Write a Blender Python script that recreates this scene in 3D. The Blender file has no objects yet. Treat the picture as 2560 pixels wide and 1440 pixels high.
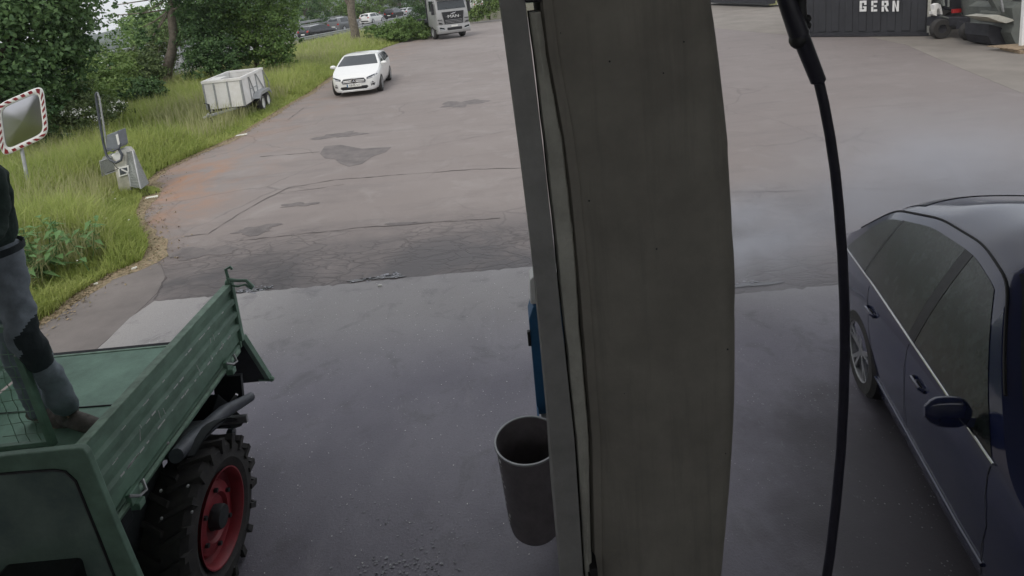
import bpy, bmesh, math, random
import numpy as np
from mathutils import Vector, Matrix

random.seed(7)
RNG = np.random.default_rng(11)
SC = bpy.context.scene
COL = SC.collection

# ------------------------------------------------------------------ camera
CAM_H = 3.4
CAM_F = 1500.0            # focal length in pixels of the 2560 wide photograph
PITCH = math.radians(11)
ROLL = 0.095
CX, CY = 1280.0, 257.0
_r0 = Vector((1, 0, 0)); _u0 = Vector((0, math.sin(PITCH), math.cos(PITCH))); _f0 = Vector((0, math.cos(PITCH), -math.sin(PITCH)))
_R = _r0 * math.cos(ROLL) - _u0 * math.sin(ROLL)
_U = _r0 * math.sin(ROLL) + _u0 * math.cos(ROLL)
camd = bpy.data.cameras.new('camera'); cam = bpy.data.objects.new('camera', camd); COL.objects.link(cam)
camd.sensor_fit = 'HORIZONTAL'; camd.sensor_width = 36.0; camd.lens = 36.0 * CAM_F / 2560.0
camd.shift_y = -(720 - CY) / 2560.0
camd.clip_start = 0.05; camd.clip_end = 6000
m = Matrix.Identity(4)
for i in range(3):
    m[i][0] = _R[i]; m[i][1] = _U[i]; m[i][2] = -_f0[i]
m[2][3] = CAM_H
cam.matrix_world = m
SC.camera = cam

# ------------------------------------------------------------------ world, sun, exposure
SUN_EL, SUN_AZ = 50.0, 200.0      # azimuth clockwise from +Y: the light comes from behind the camera
w = bpy.data.worlds.new('World'); SC.world = w; w.use_nodes = True
nt = w.node_tree; nt.nodes.clear()
n_out = nt.nodes.new('ShaderNodeOutputWorld'); n_bg = nt.nodes.new('ShaderNodeBackground')
n_sky = nt.nodes.new('ShaderNodeTexSky'); n_sky.sky_type = 'NISHITA'; n_sky.sun_disc = False
n_sky.sun_elevation = math.radians(SUN_EL); n_sky.sun_rotation = math.radians(SUN_AZ)
n_sky.air_density = 1.0; n_sky.dust_density = 2.0
n_tc = nt.nodes.new('ShaderNodeTexCoord'); n_no = nt.nodes.new('ShaderNodeTexNoise')
n_no.inputs['Scale'].default_value = 3.0; n_no.inputs['Detail'].default_value = 5
n_mr = nt.nodes.new('ShaderNodeMapRange')
n_mr.inputs['From Min'].default_value = .35; n_mr.inputs['From Max'].default_value = .7
n_mr.inputs['To Min'].default_value = .68; n_mr.inputs['To Max'].default_value = .94
n_mx = nt.nodes.new('ShaderNodeMix'); n_mx.data_type = 'RGBA'
nt.links.new(n_tc.outputs['Generated'], n_no.inputs['Vector'])
nt.links.new(n_no.outputs['Fac'], n_mr.inputs['Value'])
nt.links.new(n_mr.outputs['Result'], n_mx.inputs['Factor'])
nt.links.new(n_sky.outputs['Color'], n_mx.inputs['A'])
n_mx.inputs['B'].default_value = (7.6, 7.7, 8.0, 1)      # the pale layer of cloud
nt.links.new(n_mx.outputs['Result'], n_bg.inputs['Color'])
n_bg.inputs['Strength'].default_value = 0.12
nt.links.new(n_bg.outputs['Background'], n_out.inputs['Surface'])

sd = bpy.data.lights.new('sun', 'SUN'); sd.energy = 1.0; sd.angle = math.radians(20); sd.color = (1, .95, .87)
sun = bpy.data.objects.new('sun', sd); COL.objects.link(sun)
_az, _el = math.radians(SUN_AZ), math.radians(SUN_EL)
sdir = Vector((math.sin(_az) * math.cos(_el), math.cos(_az) * math.cos(_el), math.sin(_el)))
sun.rotation_euler = sdir.to_track_quat('Z', 'Y').to_euler()
SC.view_settings.view_transform = 'Standard'; SC.view_settings.look = 'None'
SC.view_settings.gamma = 1.0; SC.view_settings.use_curve_mapping = False
SC.view_settings.exposure = 0.22
SC.cycles.use_denoising = True
SC.cycles.max_bounces = 6; SC.cycles.volume_bounces = 2; SC.cycles.transparent_max_bounces = 8

# ------------------------------------------------------------------ helpers
def _ray(px, py):
    return _R * ((px - CX) / CAM_F) - _U * ((py - CY) / CAM_F) + _f0
def G(px, py, h=0.0):
    """the place at height h seen at that pixel of the photograph"""
    d = _ray(px, py); t = (h - CAM_H) / d.z
    return Vector((d.x * t, d.y * t, h))
def GY(px, py, Y):
    """the place at depth Y seen at that pixel of the photograph"""
    d = _ray(px, py); t = Y / d.y
    return Vector((d.x * t, Y, CAM_H + d.z * t))

class MB:
    def __init__(self): self.v = []; self.f = []; self.mi = []; self.cur = 0
    def add(self, vs, fs):
        o = len(self.v); self.v += [tuple(x) for x in vs]
        for f in fs: self.f.append(tuple(o + i for i in f)); self.mi.append(self.cur)
        return self
    def box(self, c, s, rot=None):
        c = Vector(c); hx, hy, hz = s[0] / 2, s[1] / 2, s[2] / 2
        vs = [Vector((x, y, z)) for x in (-hx, hx) for y in (-hy, hy) for z in (-hz, hz)]
        if rot is not None: vs = [rot @ v for v in vs]
        return self.add([v + c for v in vs], [(0, 1, 3, 2), (4, 6, 7, 5), (0, 4, 5, 1), (2, 3, 7, 6), (0, 2, 6, 4), (1, 5, 7, 3)])
    def bar(self, a, b, wd, hd, up=(0, 0, 1)):
        a, b = Vector(a), Vector(b); d = (b - a); L = d.length
        if L < 1e-6: return self
        z = d / L; u = Vector(up)
        x = u.cross(z)
        if x.length < 1e-3: x = Vector((1, 0, 0)).cross(z)
        x.normalize(); y = z.cross(x)
        return self.box((a + b) / 2, (wd, hd, L), Matrix((x, y, z)).transposed())
    def tube(self, pts, r, n=8, caps=True):
        pts = [Vector(p) for p in pts]; k = len(pts)
        rs = r if isinstance(r, (list, tuple)) else [r] * k
        vs = []; prev = None
        for i, p in enumerate(pts):
            d = (pts[min(i + 1, k - 1)] - pts[max(i - 1, 0)])
            d = d.normalized() if d.length > 1e-9 else Vector((0, 0, 1))
            if prev is None:
                x = d.cross(Vector((0, 0, 1)))
                if x.length < 1e-2: x = d.cross(Vector((0, 1, 0)))
            else: x = prev - d * prev.dot(d)
            x.normalize(); prev = x; y = d.cross(x)
            for j in range(n):
                a = 2 * math.pi * j / n
                vs.append(p + (x * math.cos(a) + y * math.sin(a)) * rs[i])
        fs = [(i * n + j, i * n + (j + 1) % n, (i + 1) * n + (j + 1) % n, (i + 1) * n + j) for i in range(k - 1) for j in range(n)]
        if caps: fs += [tuple(reversed(range(n))), tuple((k - 1) * n + j for j in range(n))]
        return self.add(vs, fs)
    def lathe(self, prof, n=32, c=(0, 0, 0), axis='z', close=False):
        """prof: list of (radius, height) turned round the axis"""
        c = Vector(c); vs = []
        for (r, h) in prof:
            for j in range(n):
                a = 2 * math.pi * j / n; p = (r * math.cos(a), r * math.sin(a))
                v = {'z': (p[0], p[1], h), 'y': (p[0], h, p[1]), 'x': (h, p[0], p[1])}[axis]
                vs.append(Vector(v) + c)
        k = len(prof)
        fs = [(i * n + j, i * n + (j + 1) % n, ((i + 1) % k) * n + (j + 1) % n, ((i + 1) % k) * n + j)
              for i in range(k if close else k - 1) for j in range(n)]
        return self.add(vs, fs)
    def grid(self, rows):
        nr, nc = len(rows), len(rows[0])
        return self.add([p for r in rows for p in r], [(i * nc + j, i * nc + j + 1, (i + 1) * nc + j + 1, (i + 1) * nc + j) for i in range(nr - 1) for j in range(nc - 1)])
    def prism(self, poly, ext):
        """poly: list of points, ext: vector"""
        n = len(poly); e = Vector(ext); poly = [Vector(p) for p in poly]
        return self.add(poly + [p + e for p in poly], [tuple(range(n)), tuple(reversed(range(n, 2 * n)))] + [(i, n + i, n + (i + 1) % n, (i + 1) % n) for i in range(n)])
    def ball(self, c, r, n=10, m=7, sc=(1, 1, 1), rot=None):
        c = Vector(c); vs = []
        for i in range(1, m):
            t = math.pi * i / m
            for j in range(n):
                a = 2 * math.pi * j / n
                v = Vector((math.sin(t) * math.cos(a) * r * sc[0], math.sin(t) * math.sin(a) * r * sc[1], math.cos(t) * r * sc[2]))
                vs.append(v)
        vs += [Vector((0, 0, r * sc[2])), Vector((0, 0, -r * sc[2]))]
        if rot is not None: vs = [rot @ v for v in vs]
        fs = [(i * n + j, (i + 1) * n + j, (i + 1) * n + (j + 1) % n, i * n + (j + 1) % n) for i in range(m - 2) for j in range(n)]
        fs += [((m - 1) * n, j, (j + 1) % n) for j in range(n)] + [((m - 1) * n + 1, (m - 2) * n + (j + 1) % n, (m - 2) * n + j) for j in range(n)]
        return self.add([v + c for v in vs], fs)
    def build(self, name, mat, parent=None, smooth=False, bevel=0, rel=True, fix=True):
        off = Vector((0, 0, 0))
        if parent is not None and rel: off = world_of(parent)
        me = bpy.data.meshes.new(name)
        me.from_pydata([tuple(Vector(v) - off) for v in self.v], [], self.f)
        for mm in (mat if isinstance(mat, (list, tuple)) else [mat]): me.materials.append(mm)
        if any(self.mi): me.polygons.foreach_set('material_index', self.mi)
        if fix or bevel:
            bm = bmesh.new(); bm.from_mesh(me)
            if fix: bmesh.ops.recalc_face_normals(bm, faces=bm.faces)
            if bevel: bmesh.ops.bevel(bm, geom=list(bm.edges), offset=bevel, segments=2, affect='EDGES', profile=.5, clamp_overlap=True)
            bm.to_mesh(me); bm.free()
        if smooth:
            me.polygons.foreach_set('use_smooth', [True] * len(me.polygons))
            try: me.set_sharp_from_angle(angle=math.radians(40 if smooth is True else smooth))
            except Exception: pass
        me.update()
        o = bpy.data.objects.new(name, me); COL.objects.link(o)
        if parent is not None: o.parent = parent
        return o

def world_of(o):
    v = Vector((0, 0, 0))
    while o is not None: v += o.location; o = o.parent
    return v

def tag(o, label=None, cat=None, group=None, kind=None):
    if label: o['label'] = label
    if cat: o['category'] = cat
    if group: o['group'] = group
    if kind: o['kind'] = kind
    return o
def thing(name, label, cat, loc=(0, 0, 0), rz=0, group=None):
    o = bpy.data.objects.new(name, None); COL.objects.link(o); o.empty_display_size = .2
    o.location = loc; o.rotation_euler = (0, 0, rz)
    return tag(o, label, cat, group)
def copy_tree(o, parent=None):
    c = o.copy(); COL.objects.link(c); c.parent = parent
    for ch in [x for x in bpy.data.objects if x.parent == o]: copy_tree(ch, c)
    return c

# ------------------------------------------------------------------ materials
def mat(name, col, rough=.6, metal=0, var=0, vscale=4, bump=0, bscale=60, spec=.5, coat=0, col2=None, detail=6):
    mt = bpy.data.materials.new(name); mt.use_nodes = True; t = mt.node_tree; b = t.nodes['Principled BSDF']
    b.inputs['Base Color'].default_value = (*col, 1); b.inputs['Roughness'].default_value = rough
    b.inputs['Metallic'].default_value = metal; b.inputs['Specular IOR Level'].default_value = spec
    b.inputs['Coat Weight'].default_value = coat; b.inputs['Coat Roughness'].default_value = .06
    tc = t.nodes.new('ShaderNodeTexCoord')
    if var:
        n = t.nodes.new('ShaderNodeTexNoise'); n.inputs['Scale'].default_value = vscale; n.inputs['Detail'].default_value = detail
        n.inputs['Roughness'].default_value = .65
        r = t.nodes.new('ShaderNodeMapRange'); r.inputs['From Min'].default_value = .36; r.inputs['From Max'].default_value = .64
        mx = t.nodes.new('ShaderNodeMix'); mx.data_type = 'RGBA'
        c2 = col2 if col2 else tuple(c * (1 - var) for c in col)
        mx.inputs['A'].default_value = (*c2, 1); mx.inputs['B'].default_value = (*col, 1)
        t.links.new(tc.outputs['Object'], n.inputs['Vector']); t.links.new(n.outputs['Fac'], r.inputs['Value'])
        t.links.new(r.outputs['Result'], mx.inputs['Factor']); t.links.new(mx.outputs['Result'], b.inputs['Base Color'])
        rr = t.nodes.new('ShaderNodeMapRange'); rr.inputs['To Min'].default_value = min(1, rough + .12); rr.inputs['To Max'].default_value = max(.03, rough - .06)
        t.links.new(n.outputs['Fac'], rr.inputs['Value']); t.links.new(rr.outputs['Result'], b.inputs['Roughness'])
    if bump:
        n = t.nodes.new('ShaderNodeTexNoise'); n.inputs['Scale'].default_value = bscale; n.inputs['Detail'].default_value = 4
        bp = t.nodes.new('ShaderNodeBump'); bp.inputs['Strength'].default_value = bump; bp.inputs['Distance'].default_value = .01
        t.links.new(tc.outputs['Object'], n.inputs['Vector']); t.links.new(n.outputs['Fac'], bp.inputs['Height'])
        t.links.new(bp.outputs['Normal'], b.inputs['Normal'])
    return mt

def leaf_mat(name, dark, light, trans=.25):
    mt = bpy.data.materials.new(name); mt.use_nodes = True; t = mt.node_tree; t.nodes.clear()
    o = t.nodes.new('ShaderNodeOutputMaterial'); g = t.nodes.new('ShaderNodeNewGeometry')
    tc = t.nodes.new('ShaderNodeTexCoord'); n = t.nodes.new('ShaderNodeTexNoise'); n.inputs['Scale'].default_value = .9; n.inputs['Detail'].default_value = 3
    ad = t.nodes.new('ShaderNodeMath'); ad.operation = 'MULTIPLY_ADD'; ad.inputs[1].default_value = .55
    rg = t.nodes.new('ShaderNodeMapRange'); rg.inputs['From Min'].default_value = .3; rg.inputs['From Max'].default_value = .7; rg.inputs['To Max'].default_value = .45
    mx = t.nodes.new('ShaderNodeMix'); mx.data_type = 'RGBA'; mx.inputs['A'].default_value = (*dark, 1); mx.inputs['B'].default_value = (*light, 1)
    t.links.new(tc.outputs['Object'], n.inputs['Vector']); t.links.new(n.outputs['Fac'], rg.inputs['Value'])
    t.links.new(g.outputs['Random Per Island'], ad.inputs[0]); t.links.new(rg.outputs['Result'], ad.inputs[2]); t.links.new(ad.outputs[0], mx.inputs['Factor'])
    d = t.nodes.new('ShaderNodeBsdfPrincipled'); d.inputs['Roughness'].default_value = .55; d.inputs['Specular IOR Level'].default_value = .3
    tr = t.nodes.new('ShaderNodeBsdfTranslucent'); ms = t.nodes.new('ShaderNodeMixShader'); ms.inputs[0].default_value = trans
    t.links.new(mx.outputs['Result'], d.inputs['Base Color']); t.links.new(mx.outputs['Result'], tr.inputs['Color'])
    t.links.new(d.outputs[0], ms.inputs[1]); t.links.new(tr.outputs[0], ms.inputs[2]); t.links.new(ms.outputs[0], o.inputs['Surface'])
    return mt

class NT:
    """short hand for building node graphs"""
    def __init__(self, mt): self.t = mt.node_tree; self.b = self.t.nodes.get('Principled BSDF'); self.tc = self.t.nodes.new('ShaderNodeTexCoord').outputs['Object']
    def L(self, a, b): self.t.links.new(a, b)
    def val(self, sock, v):
        if hasattr(v, 'is_output'): self.L(v, sock)
        else: sock.default_value = v
    def noise(self, scale, detail=5, rough=.6, dist=0, vec=None):
        n = self.t.nodes.new('ShaderNodeTexNoise'); n.inputs['Scale'].default_value = scale; n.inputs['Detail'].default_value = detail
        n.inputs['Roughness'].default_value = rough; n.inputs['Distortion'].default_value = dist
        self.L(vec if vec is not None else self.tc, n.inputs['Vector']); return n.outputs['Fac']
    def scaled(self, s, loc=(0, 0, 0), vec=None, rot=(0, 0, 0)):
        n = self.t.nodes.new('ShaderNodeMapping'); n.inputs['Scale'].default_value = s; n.inputs['Location'].default_value = loc; n.inputs['Rotation'].default_value = rot
        self.L(vec if vec is not None else self.tc, n.inputs['Vector']); return n.outputs['Vector']
    def warp(self, scale, amt, vec=None):
        n = self.t.nodes.new('ShaderNodeTexNoise'); n.inputs['Scale'].default_value = scale; n.inputs['Detail'].default_value = 3
        self.L(vec if vec is not None else self.tc, n.inputs['Vector'])
        a = self.t.nodes.new('ShaderNodeVectorMath'); a.operation = 'MULTIPLY_ADD'; a.inputs[1].default_value = (amt,) * 3
        self.L(n.outputs['Color'], a.inputs[0]); self.L(vec if vec is not None else self.tc, a.inputs[2]); return a.outputs[0]
    def edges(self, scale, vec=None):
        n = self.t.nodes.new('ShaderNodeTexVoronoi'); n.feature = 'DISTANCE_TO_EDGE'; n.inputs['Scale'].default_value = scale
        self.L(vec if vec is not None else self.tc, n.inputs['Vector']); return n.outputs['Distance']
    def rng(self, v, a, b, c=0, d=1, smooth=False):
        n = self.t.nodes.new('ShaderNodeMapRange')
        if smooth: n.interpolation_type = 'SMOOTHSTEP'
        self.L(v, n.inputs['Value']); n.inputs['From Min'].default_value = a; n.inputs['From Max'].default_value = b
        n.inputs['To Min'].default_value = c; n.inputs['To Max'].default_value = d; return n.outputs['Result']
    def math(self, op, a, b=0.0):
        n = self.t.nodes.new('ShaderNodeMath'); n.operation = op; self.val(n.inputs[0], a); self.val(n.inputs[1], b); return n.outputs[0]
    def mix(self, f, a, b):
        n = self.t.nodes.new('ShaderNodeMix'); n.data_type = 'RGBA'; self.val(n.inputs['Factor'], f)
        for k, v in (('A', a), ('B', b)):
            if hasattr(v, 'is_output'): self.L(v, n.inputs[k])
            else: n.inputs[k].default_value = (*v, 1)
        return n.outputs['Result']
    def sep(self):
        n = self.t.nodes.new('ShaderNodeSeparateXYZ'); self.L(self.tc, n.inputs[0]); return n.outputs
    def bump(self, h, s=.4, d=.01):
        n = self.t.nodes.new('ShaderNodeBump'); n.inputs['Strength'].default_value = s; n.inputs['Distance'].default_value = d
        self.L(h, n.inputs['Height']); self.L(n.outputs[0], self.b.inputs['Normal'])

# aged asphalt of the yard
M = {}
mt = mat('yard_asphalt', (.25, .22, .205), .85); M['asphalt'] = mt; q = NT(mt)
X, Y, Z = q.sep()
big = q.noise(.18, 6, .6); mid = q.noise(1.3, 7, .65, .6); fine = q.noise(45, 3, .7)
strk = q.noise(1.0, 6, .65, .3, q.scaled((.35, 1.9, 1), rot=(0, 0, .12)))
c = q.mix(q.rng(big, .35, .68), (.232, .199, .182), (.282, .248, .230))
c = q.mix(q.rng(strk, .52, .72, 0, .55), c, (.165, .145, .138))
c = q.mix(q.rng(mid, .54, .70, 0, .5), c, (.33, .30, .28))
c = q.mix(q.rng(q.noise(.7, 8, .75, .9), .52, .68, 0, .38), c, (.17, .145, .135))
c = q.mix(q.rng(fine, .35, .75, 0, .3), c, (.16, .145, .14))
# wetter and more broken band next to the apron
band = q.math('MULTIPLY', q.rng(Y, 9.2, 7.3, 0, 1, True), q.rng(q.noise(.55, 6, .7, .5), .33, .56))
c = q.mix(q.math('MULTIPLY', band, .92), c, (.075, .065, .064))
wv = q.warp(1.6, .7, q.scaled((.62, 1.35, 1), rot=(0, 0, .3))); ck1 = q.rng(q.edges(1.9, wv), .0, .04, 1, 0); ck2 = q.rng(q.edges(5.2, wv), .0, .07, 1, 0)
cmask = q.math('MULTIPLY', q.rng(Y, 9.3, 8.2, 0, 1, True), q.rng(q.noise(.5, 3), .40, .52))
cr = q.math('MULTIPLY', q.math('MAXIMUM', ck1, q.math('MULTIPLY', ck2, .8)), cmask)
ckb = q.rng(q.edges(.33, q.warp(.9, .9)), .0, .012, 1, 0)
cr = q.math('MAXIMUM', cr, q.math('MULTIPLY', ckb, q.rng(q.noise(.22, 3), .45, .6, 0, .6)))
c = q.mix(q.math('MULTIPLY', cr, .6), c, (.06, .052, .05))
c = q.mix(q.rng(q.math('ADD', X, q.math('MULTIPLY', big, 3)), 1.5, 7.5, 0, .42, True), c, (.13, .11, .105))
# rust brown leaf dust by the verge
om = q.math('MULTIPLY', q.rng(X, -4.6, -7.2, 0, 1, True), q.rng(q.noise(.8, 7, .7, .8), .42, .66))
om = q.math('MULTIPLY', om, q.rng(q.math('ABSOLUTE', q.math('SUBTRACT', Y, 11.3)), 1.2, 3.4, 1, .25, True))
c = q.mix(q.math('MULTIPLY', om, .95), c, (.37, .20, .115))
# moss in the joints further out
mo = q.math('MULTIPLY', q.rng(q.noise(2.4, 7, .75), .62, .72), q.rng(q.math('ABSOLUTE', q.math('SUBTRACT', Y, 12.2)), .2, 1.2, 1, 0, True))
c = q.mix(q.math('MULTIPLY', mo, .6), c, (.10, .13, .07))
q.L(c, q.b.inputs['Base Color'])
q.L(q.math('SUBTRACT', .85, q.math('MULTIPLY', band, .38)), q.b.inputs['Roughness'])
q.bump(q.math('SUBTRACT', q.math('MULTIPLY', fine, .35), cr), .5, .012)

# damp concrete of the wash bays
mt = mat('apron_concrete', (.16, .155, .155), .6); M['apron'] = mt; q = NT(mt); X, Y, Z = q.sep()
big = q.noise(.5, 6, .65, .5); fine = q.noise(70, 3, .75)
c = q.mix(q.rng(big, .33, .68), (.138, .128, .156), (.198, .186, .212))
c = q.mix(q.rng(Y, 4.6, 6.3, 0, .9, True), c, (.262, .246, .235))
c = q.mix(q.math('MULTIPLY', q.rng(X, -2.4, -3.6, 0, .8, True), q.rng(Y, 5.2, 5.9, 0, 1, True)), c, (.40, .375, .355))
c = q.mix(q.rng(q.noise(2.6, 7, .7, .6), .54, .72, 0, .6), c, (.085, .08, .085))
c = q.mix(q.rng(q.noise(1.1, 8, .75, 1.2, q.scaled((1.5, .5, 1))), .56, .70, 0, .35), c, (.27, .26, .27))
c = q.mix(q.rng(fine, .5, .8, 0, .5), c, (.075, .07, .075))
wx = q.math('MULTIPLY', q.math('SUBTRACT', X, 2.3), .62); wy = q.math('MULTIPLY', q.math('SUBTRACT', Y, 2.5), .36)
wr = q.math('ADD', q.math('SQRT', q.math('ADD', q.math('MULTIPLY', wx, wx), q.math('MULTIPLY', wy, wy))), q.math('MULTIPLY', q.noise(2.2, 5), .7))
wet = q.rng(wr, .75, 1.15, 1, 0, True)  # soft oval of darker concrete on the sedan's near side, colour only
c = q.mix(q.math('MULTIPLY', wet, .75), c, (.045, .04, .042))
v = q.t.nodes.new('ShaderNodeTexVoronoi'); v.inputs['Scale'].default_value = 30; q.L(q.tc, v.inputs['Vector'])
sp = q.math('MULTIPLY', q.rng(v.outputs['Distance'], .10, .16, 1, 0), q.rng(q.noise(3, 3), .5, .62))
c = q.mix(q.math('MULTIPLY', sp, .7), c, (.42, .42, .42))
fm = q.math('MULTIPLY', q.rng(q.noise(7, 8, .8, 1.2), .60, .70), q.rng(q.noise(.9, 2), .52, .62))
c = q.mix(q.math('MULTIPLY', fm, .6), c, (.42, .43, .45))
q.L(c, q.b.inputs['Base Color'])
q.L(q.math('SUBTRACT', q.rng(q.noise(.8, 6, .7), .3, .7, .36, .66), q.math('MULTIPLY', q.rng(fine, .5, .8), .06)), q.b.inputs['Roughness'])
q.bump(q.math('ADD', fine, q.math('MULTIPLY', sp, .6)), .35, .008)

M['lightslab'] = mat('far_concrete', (.235, .21, .182), .85, var=.22, vscale=.7, bump=.2)
M['sideslab'] = mat('side_asphalt', (.22, .195, .18), .85, var=.25, vscale=1.4, bump=.3, bscale=50)
M['road'] = mat('road_asphalt', (.20, .20, .20), .85, var=.15, vscale=.8)
M['patchwet'] = mat('tar_patch', (.19, .168, .158), .8, var=.32, vscale=3.5, bump=.3, col2=(.125, .112, .108))
M['crack'] = mat('tar_crack', (.155, .136, .126), .85, var=.35, vscale=3)
M['water'] = mat('puddle_water', (.03, .028, .026), .03, spec=.9)
M['foam'] = mat('soap_foam', (.34, .34, .36), .6, var=.4, vscale=40)
M['soil'] = mat('verge_soil', (.075, .085, .04), .95, var=.5, vscale=1.2, bump=.6, bscale=20, col2=(.10, .075, .045))
M['litter'] = mat('leaf_litter', (.36, .27, .18), .95, var=.5, vscale=22, bump=.5, bscale=40, col2=(.17, .15, .08))
M['far_ground'] = mat('far_ground', (.07, .09, .045), .95, var=.4, vscale=.02)
M['hill'] = mat('wooded_hill', (.035, .055, .03), .95, var=.6, vscale=.02, detail=10)
M['wall'] = mat('bay_wall', (.72, .71, .66), .8, var=.2, vscale=2)
M['roofm'] = mat('bay_roof', (.62, .62, .60), .8, var=.2, vscale=2)
M['pil_main'] = mat('post_panel', (.25, .232, .198), .8, var=.22, vscale=5, bump=.25, bscale=25)
M['pil_edge'] = mat('post_flange', (.27, .263, .25), .6, var=.25, vscale=7, bump=.15)
M['pil_seal'] = mat('post_sealant', (.42, .41, .355), .7, var=.25, vscale=9, bump=.4)
M['black'] = mat('black_plastic', (.018, .018, .02), .45, var=.3, vscale=20)
M['rubber'] = mat('tyre_rubber', (.028, .027, .027), .8, var=.45, vscale=18, col2=(.045, .042, .038), bump=.2)
M['hose'] = mat('hose_rubber', (.022, .021, .036), .38, var=.3, vscale=30)
M['steel'] = mat('dull_steel', (.42, .42, .42), .45, metal=.7, var=.3, vscale=15)
M['galv'] = mat('galvanised_steel', (.42, .43, .43), .5, metal=.35, var=.25, vscale=10)
M['chrome'] = mat('chrome', (.75, .75, .75), .18, metal=1)
M['white'] = mat('white_paint', (.78, .78, .75), .45, var=.06, vscale=2)
M['dirtywhite'] = mat('dirty_white_panel', (.86, .85, .82), .5, var=.12, vscale=3.5, col2=(.76, .74, .69))
M['carwhite'] = mat('white_car_paint', (.80, .80, .77), .3, coat=.8, spec=.5)
M['darkblue'] = mat('dark_blue_car_paint', (.013, .018, .055), .2, coat=.9, spec=.3, bump=.02, bscale=90)
M['glass_dark'] = mat('dark_glass', (.022, .028, .03), .06, spec=.7)
M['glass_wet'] = mat('wet_side_glass', (.035, .045, .042), .16, spec=.6, var=.6, vscale=12, bump=.12, bscale=120)
M['glass_cab'] = mat('cab_window_glass', (.07, .115, .10), .12, spec=.7, var=.7, vscale=1.6, col2=(.20, .27, .225))  # green-grey mottling puts the pane's reflection into its colour
M['gap'] = mat('panel_gap', (.004, .004, .005), .7)
M['tgreen'] = mat('tractor_green_paint', (.185, .305, .225), .45, var=.38, vscale=5, bump=.06, bscale=30, spec=.5)
M['tfloor'] = mat('bed_floor_green', (.215, .375, .275), .55, var=.35, vscale=3.0, bump=.12)
M['tlight'] = mat('worn_green_edge', (.22, .35, .25), .5, var=.4, vscale=14)
M['tdark'] = mat('chassis_black', (.02, .024, .026), .6, var=.4, vscale=10)
M['tgrey'] = mat('fender_grey', (.085, .095, .11), .45, var=.4, vscale=9)
M['rimred'] = mat('red_rim_paint', (.27, .02, .028), .5, var=.35, vscale=7)
M['red'] = mat('red_plastic', (.55, .04, .03), .4)
M['redpaint'] = mat('red_car_paint', (.45, .03, .03), .3, coat=.5)
M['skin'] = mat('skin', (.45, .27, .2), .6)
M['jacket'] = mat('dark_jacket', (.030, .052, .044), .9, var=.3, vscale=12, bump=.4, bscale=50)
M['trousers'] = mat('grey_work_trousers', (.23, .265, .30), .9, var=.35, vscale=8, bump=.6, bscale=14)
M['kneepad'] = mat('black_knee_patch', (.022, .03, .034), .9, bump=.5, bscale=30)
M['boot'] = mat('brown_leather_boot', (.13, .115, .10), .8, var=.4, vscale=25, bump=.3)
M['hair'] = mat('brown_hair', (.05, .035, .025), .8)
M['blue'] = mat('blue_housing', (.03, .13, .27), .45, var=.2, vscale=6)
M['bin'] = mat('bin_plastic', (.18, .162, .168), .5, var=.3, vscale=9, bump=.1)
M['bin_in'] = mat('bin_inside', (.085, .078, .075), .8)
M['bark'] = mat('tree_bark', (.23, .195, .155), .95, var=.45, vscale=7, bump=.9, bscale=16)
M['barkdark'] = mat('shrub_bark', (.07, .055, .04), .95, var=.4, vscale=8)
M['wood'] = mat('weathered_board', (.52, .44, .30), .85, var=.3, vscale=9)
M['woodp'] = mat('pallet_wood', (.36, .27, .18), .9, var=.4, vscale=9)
M['container'] = mat('dark_container_steel', (.030, .031, .036), .6, var=.3, vscale=1.4)
M['mach'] = mat('grey_machine_paint', (.13, .14, .125), .6, var=.35, vscale=3)
M['machdark'] = mat('dark_machine_parts', (.028, .028, .034), .6, var=.4, vscale=5)
q = NT(M['pil_main']); st = q.noise(1.0, 7, .7, .2, q.scaled((26, 26, 1.6))); sc_ = q.noise(9, 8, .75, 1.5)
_old = q.b.inputs['Base Color'].links[0].from_socket
c = q.mix(q.rng(st, .50, .72, 0, .45), _old, (.12, .11, .095)); c = q.mix(q.rng(sc_, .66, .74, 0, .6), c, (.34, .32, .28)); q.L(c, q.b.inputs['Base Color'])
M['stone'] = mat('pale_column_plastic', (.62, .60, .53), .7, var=.4, vscale=4, col2=(.36, .36, .30))
M['stationgrey'] = mat('station_grey_plastic', (.20, .22, .24), .5, var=.2, vscale=9)
M['meshg'] = mat('grey_guard_mesh', (.33, .35, .33), .6, var=.3, vscale=40)
M['lampwhite'] = mat('headlight_glass', (.80, .82, .84), .12, spec=.8)
M['taillight'] = mat('tail_light_glass', (.45, .03, .02), .15, spec=.7)
M['silver'] = mat('silver_car_paint', (.50, .51, .52), .35, metal=.3, coat=.5)
M['greycar'] = mat('grey_car_paint', (.16, .165, .17), .35, metal=.2, coat=.5)
M['blackcar'] = mat('black_car_paint', (.02, .021, .024), .25, coat=.8)
M['cabwhite'] = mat('truck_cab_paint', (.34, .34, .335), .4, coat=.3, var=.06)
M['plate'] = mat('number_plate_white', (.75, .75, .70), .5)
M['letter'] = mat('white_stencil_paint', (.72, .72, .70), .7, var=.1)
M['ink'] = mat('black_lettering', (.01, .01, .01), .6)
M['mirror'] = mat('convex_mirror_surface', (.46, .46, .48), .28, metal=1)
M['leafdark'] = leaf_mat('dark_leaves', (.035, .085, .035), (.16, .26, .095))
M['leafmid'] = leaf_mat('mid_green_leaves', (.055, .12, .03), (.23, .34, .10))
M['leaflight'] = leaf_mat('light_green_leaves', (.085, .16, .035), (.27, .36, .12))
M['leafgrey'] = leaf_mat('shrub_leaves', (.05, .09, .03), (.23, .29, .12))
M['grass'] = leaf_mat('grass_blades', (.28, .37, .085), (.56, .60, .22), .45)
M['straw'] = leaf_mat('dry_seed_grass', (.36, .38, .17), (.56, .54, .30), .35)
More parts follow.
